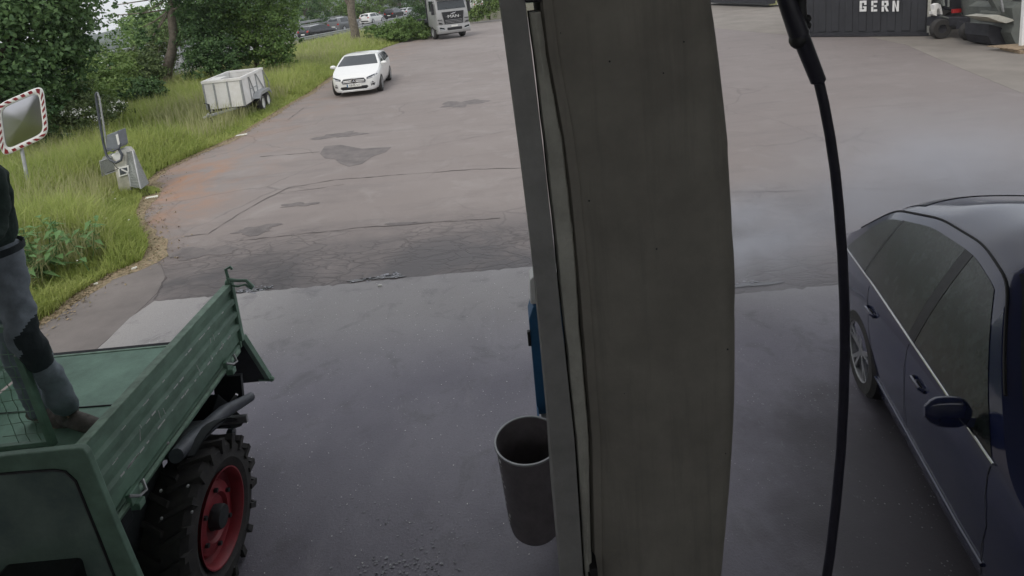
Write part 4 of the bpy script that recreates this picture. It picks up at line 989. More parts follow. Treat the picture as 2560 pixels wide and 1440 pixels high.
for wr, el in ((wrR, elR), (wrL, elL)):
    d = (wr - el).normalized(); s = d.cross(Vector((0, 0, 1))).normalized(); pb = wr + d * .075
    J = [wr, wr + d * .04, pb]; E_ = [(0, 1), (1, 2)]; Rr = [(.026, .018), (.034, .016), (.036, .014)]
    for k in range(4):
        o_ = s * ((k - 1.5) * .019); ln = (.07, .08, .075, .06)[k]; i0 = len(J)
        J += [pb + o_ + d * .012, pb + o_ + d * (ln * .55) + Vector((0, 0, -.012)), pb + o_ + d * ln * .8 + Vector((0, 0, -.035))]; E_ += [(2, i0), (i0, i0 + 1), (i0 + 1, i0 + 2)]; Rr += [.009, .0085, .007]
    i0 = len(J); J += [wr + d * .03 + s * .04, wr + d * .065 + s * .055 + Vector((0, 0, -.01))]; E_ += [(1, i0), (i0, i0 + 1)]; Rr += [.012, .009]
    skin_mesh('hand', J, E_, Rr, M['skin'], levels=1)

# ------------------------------------------------------------------ cars
def smooth1(xs, pts, wdt):
    a = np.interp(xs, [p[0] for p in pts], [p[1] for p in pts])
    if wdt <= 0: return a
    dx = xs[1] - xs[0]; k = max(1, int(wdt / dx)); ker = np.hanning(2 * k + 3); ker /= ker.sum()
    pad = np.pad(a, k + 1, mode='edge'); return np.convolve(pad, ker, 'valid')
class CarShape:
    def __init__(s, L, top, belt, plan, tumble=.42, crown=.05, sill=.2, sm=.10):
        s.L = L; s.xs = np.linspace(-L / 2, L / 2, 900)
        s.top = smooth1(s.xs, top, sm); s.belt = smooth1(s.xs, belt, .25); s.plan = smooth1(s.xs, plan, .08); s.t = tumble; s.crown = crown; s.sill = sill
    def zt(s, x): return float(np.interp(x, s.xs, s.top))
    def zb(s, x): return min(float(np.interp(x, s.xs, s.belt)), s.zt(x) - s.crown * .9)
    def w(s, x): return float(np.interp(x, s.xs, s.plan))
    def ws(s, x, z):
        W = s.w(x); zb = s.zb(x)
        if z >= zb: return W * .965 - s.t * (z - zb) - .25 * (z - zb) ** 2
        f = (z - s.sill) / max(.05, zb - s.sill)
        return W * float(np.interp(f, [0, .12, .45, .78, .93, 1], [.90, .955, .995, 1.0, .985, .965]))
    def ze(s, x): return max(s.zb(x) + .004, s.zt(x) - s.crown)
    def ztop(s, x, y):
        we = s.ws(x, s.ze(x)); f = min(1, abs(y) / max(we, .01)); return s.zt(x) - (s.zt(x) - s.ze(x)) * f ** 2.6
    def body(s, stations=110, ny=9):
        """closed skin"""
        rows = []
        X_ = np.concatenate([np.linspace(-s.L / 2, -s.L / 2 + .3, 12)[:-1], np.linspace(-s.L / 2 + .3, s.L / 2 - .3, stations), np.linspace(s.L / 2 - .3, s.L / 2, 12)[1:]])
        for x in X_:
            zb = s.zb(x); ze = s.ze(x); half = [(0, s.sill), (s.ws(x, s.sill) * .7, s.sill)]
            for f in (0, .06, .14, .3, .5, .68, .82, .93, 1): z = s.sill + (zb - s.sill) * f; half.append((s.ws(x, z), z))
            for f in (.3, .65, 1): z = zb + (ze - zb) * f; half.append((s.ws(x, z), z))
            we = s.ws(x, ze)
            for k in range(1, ny): y = we * (1 - k / ny); half.append((y, s.ztop(x, y)))
            half.append((0, s.zt(x)))
            full = half + [(-y, z) for y, z in half[-2:0:-1]]
            rows.append([(x, y, z) for y, z in full])
        n = len(rows[0]); b = MB(); b.grid([r + [r[0]] for r in rows])
        # weld the seam by rebuilding with shared columns
        b = MB(); k = len(rows)
        b.add([p for r in rows for p in r], [(i * n + j, i * n + (j + 1) % n, (i + 1) * n + (j + 1) % n, (i + 1) * n + j) for i in range(k - 1) for j in range(n)] + [tuple(range(n)), tuple(reversed(range((k - 1) * n, k * n)))])
        return b
    def side_patch(s, xb0, xt0, xb1, xt1, sgn, lo=.02, hi=.045, off=.004, nu=14, nv=6, zlo=None, zhi=None):
        rows = []
        for i in range(nv + 1):
            v = i / nv; row = []
            for j in range(nu + 1):
                u = j / nu; xb = xb0 + (xb1 - xb0) * u; xt = xt0 + (xt1 - xt0) * u
                z0 = (s.zb(xb) + lo) if zlo is None else zlo; z1 = max(z0 + .002, s.ze(xt) - hi) if zhi is None else zhi
                x = xb + (xt - xb) * v; z = z0 + (z1 - z0) * v; z = min(z, max(z0, s.ze(x) - hi * .5)) if zhi is None else z
                row.append((x, sgn * (s.ws(x, z) + off), z))
            rows.append(row)
        return rows
    def top_patch(s, x0, x1, k0=.9, k1=.9, off=.005, nu=10, ny=12, bow=0.0):
        rows = []
        for i in range(nu + 1):
            u = i / nu; row = []; xc = x0 + (x1 - x0) * u; k = k0 + (k1 - k0) * u
            for j in range(ny + 1):
                f = -1 + 2 * j / ny; x = xc - bow * f * f; y = f * k * s.ws(x, s.ze(x)); row.append((x, y, s.ztop(x, y) + off))
            rows.append(row)
        return rows
    def end_x(s, y, z, front=True):
        X_ = s.xs if not front else s.xs[::-1]
        for x in X_[::3]:
            if s.zt(x) >= z and s.ws(x, z) >= abs(y): return float(x)
        return 0.0
    def end_patch(s, poly, front=True, off=.008, m=4):
        """poly in (y,z) laid on the nose or tail"""
        sg = 1 if front else -1; cy = sum(p[0] for p in poly) / len(poly); cz = sum(p[1] for p in poly) / len(poly)
        P_ = []
        for a, b_ in zip(poly, poly[1:] + poly[:1]):
            for k in range(3): P_.append((a[0] + (b_[0] - a[0]) * k / 3, a[1] + (b_[1] - a[1]) * k / 3))
        rows = []
        for r in range(m + 1):
            f = 1 - r / m * .999; rows.append([(s.end_x(cy + (y - cy) * f, cz + (z - cz) * f, front) + sg * off, cy + (y - cy) * f, cz + (z - cz) * f) for y, z in P_ + P_[:1]])
        return rows
def car_wheel(parent, x, y, r, wdt, rim_mat, spokes=5, simple=False, tmat=None, rr_=.68):
    s = 1 if y > 0 else -1
    w_ = bpy.data.objects.new('wheel', None); COL.objects.link(w_); w_.parent = parent; w_.location = (x, y, r); w_.empty_display_size = .1
    b = MB(); ri = r * rr_; h = wdt / 2
    b.lathe([(ri, -h), (r * .9, -h), (r * .985, -h * .75), (r, -h * .3), (r, h * .3), (r * .985, h * .75), (r * .9, h), (ri, h)], 28 if not simple else 16, (0, 0, 0), 'y', close=True)
    b.build('tyre', M['rubber'], w_, smooth=40, rel=False)
    b = MB(); o = s * h * .82; i_ = s * h * .1
    b.lathe([(ri + .002, s * h * .98), (ri * .95, s * h * .9), (ri * .93, i_)], 28 if not simple else 16, (0, 0, 0), 'y')
    if simple or spokes == 0:
        b.lathe([(ri * .95, o * .8), (ri * .5, o), (.001, o)], 16, (0, 0, 0), 'y')
    else:
        for k in range(spokes):
            a = 2 * math.pi * k / spokes + .3
            for da in (-.10, .10):
                p0 = Vector((math.cos(a) * ri * .16, o * .9, math.sin(a) * ri * .16)); p1 = Vector((math.cos(a + da * 1.6) * ri * .94, o, math.sin(a + da * 1.6) * ri * .94))
                b.bar(p0, p1, ri * .13, .02, (0, 1, 0))
        b.lathe([(ri * .22, o * .7), (ri * .2, o), (.001, o * 1.04)], 16, (0, 0, 0), 'y')
    b.build('rim', rim_mat, w_, smooth=35, rel=False, fix=True)
    b = MB(); b.lathe([(ri * .93, i_), (.001, i_ * .9)], 16, (0, 0, 0), 'y'); b.build('brake_disc', M['black'], w_, rel=False)
    return w_
def arches(body, xw, R, W):
    cut = MB()
    for x in xw:
        for sg in (1, -1): cut.lathe([(.001, sg * (W + .1)), (R, sg * (W + .1)), (R, sg * (W - .30)), (.001, sg * (W - .30))], 30, (x, 0, .33), 'y')
    c_ = cut.build('cutter', M['gap'], None); body.data.materials.append(M['gap'])
    md = body.modifiers.new('b', 'BOOLEAN'); md.operation = 'DIFFERENCE'; md.object = c_; md.solver = 'EXACT'
    dg = bpy.context.evaluated_depsgraph_get(); dg.update()
    me = bpy.data.meshes.new_from_object(body.evaluated_get(dg)); body.modifiers.clear(); body.data = me
    bpy.data.objects.remove(c_)
    for p in me.polygons: p.use_smooth = True
    try: me.set_sharp_from_angle(angle=math.radians(38))
    except Exception: pass
def part(name, rows, m, parent, fix=False, flip=False):
    b = MB(); b.grid(rows); o = b.build(name, m, parent, smooth=180, rel=False, fix=fix); return o
def ribbon(s, path, sgn, wd_=.006, off=.002):
    """thin dark line on the side of the body: path of (x, z)"""
    P_ = []
    for a, b_ in zip(path, path[1:]):
        for k in range(8): P_.append((a[0] + (b_[0] - a[0]) * k / 8, a[1] + (b_[1] - a[1]) * k / 8))
    P_.append(path[-1]); A = []; B = []
    for i, (x, z) in enumerate(P_):
        x2, z2 = P_[min(i + 1, len(P_) - 1)]; x1, z1 = P_[max(0, i - 1)]; d = math.hypot(x2 - x1, z2 - z1) or 1; nx, nz = -(z2 - z1) / d * wd_, (x2 - x1) / d * wd_
        A.append((x + nx, sgn * (s.ws(x + nx, z + nz) + off), z + nz)); B.append((x - nx, sgn * (s.ws(x - nx, z - nz) + off), z - nz))
    return [A, B]

# --- dark sedan being washed in the right bay; its nose points towards the camera
S = CarShape(4.72, [(-2.36, .86), (-2.30, 1.02), (-2.0, 1.12), (-1.85, 1.17), (-1.35, 1.50), (-.7, 1.63), (-.1, 1.66), (.35, 1.60), (1.25, 1.02), (1.55, .97), (2.15, .84), (2.32, .70), (2.36, .62)],
             [(-2.36, .92), (-1.0, .955), (.6, .92), (1.3, .88), (2.36, .70)], [(-2.36, .60), (-2.28, .80), (-1.9, .895), (-1.2, .905), (.8, .905), (1.7, .88), (2.1, .80), (2.28, .68), (2.36, .52)], tumble=.43, crown=.12, sill=.13, sm=.22)
sed_rz = -1.812; SED_C = Vector((3.15, 3.06, .012))
SD = thing('sedan', 'dark blue four door sedan wet from washing in the right bay', 'car', tuple(SED_C), sed_rz); SD.scale = (.77, .99, 1.06)
bd = S.body(130).build('body', M['darkblue'], SD, smooth=38, rel=False); arches(bd, (-1.20, 1.80), .36, .905)
for sg in (-1, 1):
    part('window', S.side_patch(-1.80, -1.52, -1.22, -1.12, sg, hi=.05), M['glass_wet'], SD)
    part('window', S.side_patch(-1.19, -1.09, -.16, -.20, sg), M['glass_wet'], SD)
    part('window', S.side_patch(-.04, -.08, 1.08, .30, sg), M['glass_wet'], SD)
    part('pillar_trim', S.side_patch(-.155, -.195, -.045, -.085, sg, off=.0055, nu=4), M['black'], SD)
    part('pillar_trim', S.side_patch(-1.22, -1.12, -1.19, -1.09, sg, off=.0055, nu=3), M['black'], SD)
    xs_ = np.linspace(-1.80, 1.12, 40); b = MB(); b.tube([(x, sg * (S.ws(x, S.zb(x) + .012) + .008), S.zb(x) + .012) for x in xs_], .0065, 6); b.build('chrome_strip', M['chrome'], SD, smooth=True, rel=False)
    xs_ = np.linspace(-1.75, .9, 50); b = MB(); b.tube([(x, sg * (S.ws(x, S.ze(x)) - .015), S.ze(x) + .012) for x in xs_], .008, 6); b.build('roof_gutter', M['gap'], SD, smooth=True, rel=False)
    for path in ([(-1.02, .93), (-.92, .62), (-.74, .36), (-.70, .20)], [(-.10, .92), (-.08, .5), (-.08, .24)], [(1.10, .88), (1.16, .6), (1.05, .24)], [(-.72, .20), (1.05, .20)]):
        part('panel_gap', ribbon(S, path, sg, .004), M['gap'], SD)
    # crease line and lower trim
    xs_ = np.linspace(-1.05, 1.1, 30); b = MB(); b.tube([(x, sg * (S.ws(x, .34) + .004), .34) for x in xs_], .012, 8); b.build('side_moulding', M['darkblue'], SD, smooth=True, rel=False)
    for x in (-.86, .18):
        y = sg * (S.ws(x, .80) + .022); b = MB(); b.tube([(x - .10, y - sg * .02, .795), (x - .08, y, .80), (x + .07, y, .805), (x + .09, y - sg * .02, .80)], .013, 8)
        b.build('door_handle', M['darkblue'], SD, smooth=True, rel=False)
        b = MB(); b.ball((x, sg * (S.ws(x, .79) - .002), .785), .05, 12, 8, (1.2, .12, .55)); b.build('handle_recess', M['gap'], SD, smooth=True, rel=False)
    b = MB(); mx, my = .83, sg * (S.ws(.83, .95) + .13); rows = []
    for k in range(9):
        f = k / 8; yy_ = my + sg * (-.12 + .22 * f); r = (.30, .8, .96, 1, 1, .98, .92, .75, .35)[k]
        rows.append([(mx + .055 * r * math.cos(a) + .02 * f, yy_, 1.0 + .082 * r * math.sin(a)) for a in np.linspace(0, 2 * math.pi, 17)[:-1]])
    b.grid([r + [r[0]] for r in rows]); b.add(rows[0], [tuple(range(16))]); b.add(rows[-1], [tuple(reversed(range(16)))]); b.bar((mx, my - sg * .12, .97), (mx + .02, sg * S.ws(mx, .93), .93), .06, .03)
    mo_ = b.build('wing_mirror', M['darkblue'], SD, smooth=60, rel=False)
    b = MB(); b.lathe([(.001, .002), (.018, 0)], 12, (1.62, sg * (S.ws(1.62, .70) + .003), .70), 'y'); b.build('side_repeater', M['lampwhite'], SD, rel=False)
    part('tail_light', S.end_patch([(sg * .45, .70), (sg * .74, .72), (sg * .78, .90), (sg * .50, .88)], False), M['taillight'], SD)
    part('tail_light', [[(x, sg * (S.ws(x, z) + .004), z) for x in np.linspace(-2.30, -2.12, 6)] for z in (.80, .86, .905)], M['taillight'], SD)
    part('headlight', S.end_patch([(sg * .42, .56), (sg * .70, .58), (sg * .72, .68), (sg * .5, .66)], True), M['lampwhite'], SD)
    for x in (-1.20, 1.80): car_wheel(SD, x, sg * .80, .335, .21, M['steel'], 5).scale = (1 / .77, 1, 1 / 1.06)
part('windshield', S.top_patch(.40, 1.22, .86, .90, bow=.10), M['glass_dark'], SD)
part('rear_window', S.top_patch(-1.80, -1.22, .86, .80, bow=-.06), M['glass_dark'], SD)
part('panel_gap', S.top_patch(-1.985, -1.975, .92, .92, off=.002), M['gap'], SD)
part('grille', S.end_patch([(-.34, .50), (.34, .50), (.30, .62), (-.30, .62)]), M['black'], SD)

# --- white hatchback driving in from the left
hf = Vector((.07, -.997, 0)).normalized()
A_ = CarShape(4.42, [(-2.21, .85), (-2.12, 1.12), (-1.72, 1.29), (-.9, 1.36), (-.1, 1.375), (.25, 1.33), (1.02, 1.02), (1.25, .965), (1.9, .80), (2.13, .70), (2.21, .60)],
              [(-2.21, .96), (-1.0, .95), (.6, .90), (1.2, .86), (2.21, .66)], [(-2.21, .66), (-2.1, .80), (-1.6, .895), (.9, .898), (1.6, .87), (1.98, .78), (2.14, .66), (2.21, .50)], tumble=.44, crown=.05)
fr = (G(832, 243) + G(950, 222)) / 2
WC = fr - hf * 1.42 + Vector((.12, -.1, 0))
HB = thing('hatchback', 'white hatchback with star emblem on its grille driving into the yard', 'car', tuple(WC), math.atan2(hf.y, hf.x))
bd = A_.body(100).build('body', M['carwhite'], HB, smooth=38, rel=False); arches(bd, (-1.32, 1.38), .345, .90)
for sg in (-1, 1):
    part('window', A_.side_patch(-1.75, -1.45, -1.05, -.95, sg), M['glass_dark'], HB)
    part('window', A_.side_patch(-1.02, -.92, -.12, -.14, sg), M['glass_dark'], HB)
    part('window', A_.side_patch(-.04, -.06, .92, .24, sg), M['glass_dark'], HB)
    part('pillar_trim', A_.side_patch(-1.80, -1.5, -1.75, -1.45, sg), M['black'], HB)
    for path in ([(-1.0, .93), (-.95, .5), (-.85, .24)], [(-.08, .9), (-.06, .24)], [(1.0, .86), (1.05, .5), (.98, .24)]): part('panel_gap', ribbon(A_, path, sg, .004), M['gap'], HB)
    b = MB(); b.ball((.80, sg * (A_.ws(.8, .93) + .11), .99), .10, 14, 10, (.62, 1.15, .72)); b.bar((.8, sg * (A_.ws(.8, .93) + .06), .94), (.83, sg * (A_.ws(.8, .9) - .02), .91), .05, .03); b.build('wing_mirror', M['carwhite'], HB, smooth=60, rel=False)
    hl = part('headlight', A_.end_patch([(sg * .47, .60), (sg * .66, .625), (sg * .815, .70), (sg * .80, .745), (sg * .62, .715), (sg * .46, .665)], True, .010), M['glass_dark'], HB)
    b = MB(); b.tube([(A_.end_x(sg * y, z) + .018, sg * y, z) for y, z in ((.46, .668), (.62, .718), (.77, .742))], .012, 6); b.tube([(A_.end_x(sg * y, z) + .016, sg * y, z) for y, z in ((.50, .625), (.64, .65), (.75, .695))], .010, 6)
    b.build('light_strip', M['lampwhite'], hl, smooth=True, rel=False)
    part('fog_vent', A_.end_patch([(sg * .60, .34), (sg * .70, .33), (sg * .73, .44), (sg * .66, .50), (sg * .59, .46)], True, .008), M['black'], HB)
    b = MB(); b.tube([(A_.end_x(sg * y, z) + .012, sg * y, z) for y, z in ((.595, .33), (.59, .46), (.66, .505))], .010, 6); b.build('vent_trim', M['silver'], HB, smooth=True, rel=False)
    for x in (-1.32, 1.38): car_wheel(HB, x, sg * .79, .325, .21, M['steel'], 5)
    part('tail_light', A_.end_patch([(sg * .4, .82), (sg * .7, .82), (sg * .72, .95), (sg * .45, .95)], False), M['taillight'], HB)
part('windshield', A_.top_patch(.30, 1.06, .88, .93, bow=.10), M['glass_dark'], HB)
part('rear_window', A_.top_patch(-2.06, -1.76, .84, .82), M['glass_dark'], HB)
gp = [(-.44, .58), (-.40, .50), (.40, .50), (.44, .58), (.36, .655), (-.36, .655)]
gr_ = part('grille', A_.end_patch(gp, True, .012), M['black'], HB)
b = MB()
for z0 in (.60, .555):
    for sg in (-1, 1): b.tube([(A_.end_x(sg * y, z0) + .024, sg * y, z0 - .004 * k) for k, y in enumerate((.09, .2, .3, .38))], .011, 6)
b.build('grille_bar', M['silver'], gr_, smooth=True, rel=False)
pl_ = [(-.44, .58), (-.40, .495), (0, .485), (.40, .495), (.44, .58), (.36, .66), (0, .672), (-.36, .66), (-.44, .58)]
b = MB(); b.tube([(A_.end_x(y, z) + .016, y, z) for y, z in pl_], .010, 6); b.build('grille_frame', M['silver'], gr_, smooth=True, rel=False)
ex = A_.end_x(0, .58) + .035
b = MB(); b.lathe([(.088, -.008), (.088, .008), (.074, .008), (.074, -.008)], 28, (ex, 0, .578), 'x', close=True)
for k in range(3):
    a = math.pi / 2 + k * 2 * math.pi / 3; tip = Vector((ex, .078 * math.cos(a), .578 + .078 * math.sin(a)))
    pr_ = Vector((0, -math.sin(a), math.cos(a))) * .014; c0_ = Vector((ex, 0, .578)); b.add([c0_ + pr_, c0_ - pr_, tip, c0_ + Vector((.012, 0, 0))], [(0, 3, 2), (3, 1, 2), (0, 2, 1)])
b.build('star_emblem', M['chrome'], gr_, smooth=30, rel=False)
b = MB(); b.lathe([(.074, -.012), (.001, -.012)], 24, (ex, 0, .578), 'x'); b.build('emblem_disc', M['black'], gr_, rel=False)
part('lower_intake', A_.end_patch([(-.50, .335), (-.42, .27), (.42, .27), (.50, .335), (.46, .39), (-.46, .39)], True, .010), M['black'], HB)
b = MB(); b.tube([(A_.end_x(y, .25) + .012, y, .25) for y in np.linspace(-.6, .6, 12)], .012, 6); b.build('bumper_lip', M['silver'], HB, smooth=True, rel=False)
ex = A_.end_x(0, .42) + .022
pb_ = MB(); pb_.box((ex, 0, .425), (.014, .52, .112)); npl = pb_.build('number_plate', M['plate'], HB, rel=False)
text_mesh('plate_lettering', 'KB·ML 511', .10, M['ink'], npl, (ex + .010, .02, .425), (math.pi / 2, 0, math.pi / 2), .001, .82)
MB().box((ex + .0085, -.24, .425), (.004, .04, .108)).build('plate_band', M['blue'], npl, rel=False)

# --- cars on the highway
def road_car(name, label, loc, rz, paint, shape='hatch', sc=1.0, lights='tail', group='cars queuing on the highway', cat='car'):
    if shape == 'suv':
        s = CarShape(4.5, [(-2.25, 1.0), (-2.2, 1.45), (-1.95, 1.62), (-.6, 1.68), (.3, 1.62), (1.0, 1.10), (1.9, .95), (2.25, .75)], [(-2.25, 1.08), (1.0, 1.0), (2.25, .8)], [(-2.25, .80), (-2.0, .90), (1.6, .90), (2.25, .62)], tumble=.32)
    elif shape == 'van':
        s = CarShape(4.9, [(-2.45, 1.5), (-2.4, 1.88), (.9, 1.92), (1.2, 1.85), (1.8, 1.15), (2.3, .98), (2.45, .7)], [(-2.45, 1.15), (1.4, 1.1), (2.45, .8)], [(-2.45, .90), (1.7, .94), (2.45, .65)], tumble=.12)
    elif shape == 'estate':
        s = CarShape(4.7, [(-2.35, .95), (-2.28, 1.1), (-1.95, 1.42), (-.6, 1.48), (.3, 1.44), (1.1, 1.0), (2.0, .85), (2.35, .65)], [(-2.35, .98), (1.0, .92), (2.35, .7)], [(-2.35, .76), (-2.1, .88), (1.6, .88), (2.35, .58)], tumble=.38)
    else:
        s = CarShape(4.3, [(-2.15, .85), (-2.08, 1.05), (-1.70, 1.36), (-.4, 1.46), (.3, 1.42), (1.05, 1.0), (1.85, .85), (2.15, .65)], [(-2.15, .95), (1.0, .9), (2.15, .7)], [(-2.15, .74), (-1.9, .87), (1.5, .88), (2.15, .58)], tumble=.4)
    h = s.L / 2
    t = thing(name, label, cat, loc, rz, group); s.body(36, 5).build('body', paint, t, smooth=38, rel=False)
    for sg in (-1, 1):
        r = -h + .35
        part('window', s.side_patch(r, r + .25, -.2, -.2, sg), M['glass_dark'], t); part('window', s.side_patch(-.1, -.1, .95, .30, sg), M['glass_dark'], t)
        part('tail_light', s.end_patch([(sg * .50, .78), (sg * .78, .80), (sg * .76, .98), (sg * .55, .94)], False), M['taillight'], t)
        part('headlight', s.end_patch([(sg * .35, .56), (sg * .55, .58), (sg * .56, .66), (sg * .38, .64)], True), M['lampwhite'], t)
        for x in (-h * .62, h * .62):
            car_wheel(t, x, sg * .80, .33, .24, M['silver'], simple=True)
    zz_ = {'suv': (-2.22, -2.0), 'van': (-2.44, -2.41), 'estate': (-2.30, -1.95), 'hatch': (-2.10, -1.72)}[shape]
    zt0, zt1 = s.zt(zz_[0]), s.zt(zz_[1]) - .05
    part('rear_window', s.end_patch([(-.62, max(1.02, zt0 - .02)), (.62, max(1.02, zt0 - .02)), (.52, zt1), (-.52, zt1)], False, .01), M['glass_dark'], t)
    part('windshield', s.top_patch(.36, 1.0 if shape != 'van' else 1.7, .86, .9), M['glass_dark'], t)
    part('bumper', s.end_patch([(-.62, .30), (.62, .30), (.62, .46), (-.62, .46)], False, .02), M['black'], t)
    ex = s.end_x(0, .60, False); MB().box((ex - .02, 0, .60), (.02, .5, .11)).build('number_plate', M['plate'], t, rel=False)
    return t
def road_at(px, py, yaw): p = G(px, py, .01); return (p.x, p.y, .012), yaw
l, a = road_at(800, 96, math.radians(62)); road_car('road_car', 'black hatchback with lit red tail light, nearest on the highway, right of the large bush', l, a, M['blackcar'], 'hatch')
l, a = road_at(862, 76, math.radians(72)); road_car('road_car', 'dark grey upright car on the highway just left of the thick trunk', l, a, M['greycar'], 'suv')
l, a = road_at(932, 57, math.radians(74)); road_car('road_car', 'white estate car on the highway just right of the thick trunk', l, a, M['white'], 'estate')
l, a = road_at(988, 46, math.radians(76)); road_car('road_car', 'black upright car on the highway behind the hedge', l, a, M['blackcar'], 'suv')
l, a = road_at(955, 42, math.radians(76)); road_car('road_car', 'dark low car half hidden between the white estate and the black upright car', l, a, M['greycar'], 'hatch')
l, a = road_at(1022, 40, math.radians(76)); road_car('road_car', 'silver car ahead of the black upright car, left of the truck', l, a, M['silver'], 'estate')
l, a = road_at(316, 236, math.radians(80)); road_car('road_car', 'red car half hidden by shrubs left of the grey trunk', l, a, M['redpaint'], 'hatch')
l, a = road_at(330, 205, math.radians(82)); road_car('road_car', 'white car roof glinting through the shrubs above the red car', l, a, M['white'], 'estate')
l, a = road_at(1192, 22, math.radians(100)); road_car('road_car', 'white van far away right of the truck cab', l, a, M['white'], 'van')

# ------------------------------------------------------------------ guard rails
def rail(name, label, pts, z0=.55, group=None, posts=True, step=4.0, double=False):
    t = thing(name, label, 'guard rail', (pts[0][0], pts[0][1], 0), 0, group)
    P_ = []
    for a, b_ in zip(pts, pts[1:]):
        a, b_ = Vector((*a, 0)), Vector((*b_, 0)); n = max(1, int((b_ - a).length / step))
        for k in range(n): P_.append(a.lerp(b_, k / n))
    P_.append(Vector((*pts[-1], 0)))
    pr = [(0, 0), (.035, .05), (.035, .10), (0, .155), (.035, .21), (.035, .26), (0, .31)]
    for zz0 in ((z0, z0 + .5) if double else (z0,)):
        for a, b_ in zip(P_, P_[1:]):
            d = (b_ - a).normalized(); nn = Vector((d.y, -d.x, 0)); r1 = [a + nn * o + Vector((0, 0, zz0 + h)) for o, h in pr]; r2 = [b_ + nn * o + Vector((0, 0, zz0 + h)) for o, h in pr]
            MB().grid([r1, r2]).build('beam', M['galv'], t, fix=False)
    for p in P_[::1]: MB().box((p.x - .06, p.y, (z0 + .3 + (.5 if double else 0)) / 2), (.08, .06, z0 + .3 + (.5 if double else 0))).build('rail_post', M['galv'], t)
    return t
rail('guard_rail', 'steel guard rail along the near side of the highway behind the verge', [(-17.7, 20), (-17.7, 50), (-15.1, 60), (-13.8, 78), (-12.2, 108)], .48, 'guard rails')
rail('guard_rail', 'steel guard rail along the far side of the highway', [(-31, 24), (-31, 50), (-28.6, 64), (-26.6, 84), (-24.6, 115)], .55, 'guard rails', double=True)
rail('guard_rail', 'guard rail on the median strip between the two carriageways', [(-24.6, 20), (-24.6, 50), (-22.2, 62), (-20.4, 82), (-18.4, 112)], .55, 'guard rails')

# ------------------------------------------------------------------ truck
tf = Vector((.42, -.907, 0)).normalized(); tc_ = (G(1096, 101) + G(1180, 90)) / 2
TK = thing('truck', 'grey white truck cab with black grille facing the yard', 'truck', tuple(tc_), math.atan2(tf.y, tf.x))
def tb_(c, s): return MB().box(c, s)
def tl(name, mb, m, parent=TK, bevel=0, smooth=False): return mb.build(name, m, parent, rel=False, bevel=bevel, smooth=smooth)
# cab: side profile (x forward, z) with a slightly raked front, rounded by a bevel
pf = [(-2.2, .95), (-.05, .62), (.0, 1.35), (-.02, 1.75), (-.12, 2.2), (-.34, 3.05), (-.75, 3.55), (-2.2, 3.6)]
b = MB(); b.prism([(x, -1.24, z) for x, z in pf], (0, 2.48, 0)); tl('cab', b, M['cabwhite'], bevel=.09, smooth=40)
tl('windshield', MB().prism([(-.125, -1.08, 2.16), (-.125, 1.08, 2.16), (-.35, 1.02, 2.92), (-.35, -1.02, 2.92)], (.035, 0, .01)), M['glass_dark'])
tl('sun_visor', MB().prism([(-.28, -1.12, 2.98), (-.28, 1.12, 2.98), (.0, 1.12, 2.90), (.0, -1.12, 2.90)], (0, 0, .05)), M['black'])
for sg in (-1, 1):
    b = MB(); b.tube([(-.10, sg * .3, 2.2), (-.19, sg * .85, 2.42)], .018, 5); tl('wiper', b, M['black'])
gp = [(.012, -.86, 1.98), (.012, .86, 1.98), (.012, .70, 1.10), (.012, -.70, 1.10)]
gr2 = tl('grille', MB().prism(gp, (.045, 0, 0)), M['black'], bevel=.01)
for z in (1.17, 1.27, 1.37): tl('grille_bar', tb_((.07, 0, z), (.03, 1.24 + (z - 1.1) * .35, .028)), M['steel'], gr2)
tm = text_mesh('maker_lettering', 'MAN', .30, M['letter'], gr2, (.064, 0, 1.62), (math.pi / 2, 0, math.pi / 2), .012, 1.35)
tl('emblem_line', MB().box((.064, -.52, 1.62), (.012, .14, .02)).box((.064, .52, 1.62), (.012, .14, .02)), M['steel'], gr2)
b = MB(); b.tube([(.07, -.20, 1.84), (.075, -.08, 1.80), (.075, .02, 1.86), (.075, .12, 1.84), (.07, .2, 1.93)], [.012, .026, .032, .026, .012], 6); b.tube([(.075, .0, 1.84), (.075, .04, 1.77)], .014, 5); b.tube([(.075, -.10, 1.81), (.075, -.14, 1.76)], .014, 5); tl('lion_emblem', b, M['chrome'], gr2, smooth=True)
bp = tl('bumper', MB().prism([(-.5, -1.25, .42), (.08, -1.25, .42), (.12, -1.25, .62), (.07, -1.25, 1.06), (-.5, -1.25, 1.06)], (0, 2.5, 0)), M['cabwhite'], bevel=.04, smooth=40)
tl('lower_grille', tb_((.10, 0, .74), (.06, 1.15, .20)), M['black'], bp, bevel=.02)
tl('number_plate', tb_((.125, 0, .93), (.02, .52, .11)), M['plate'], bp)
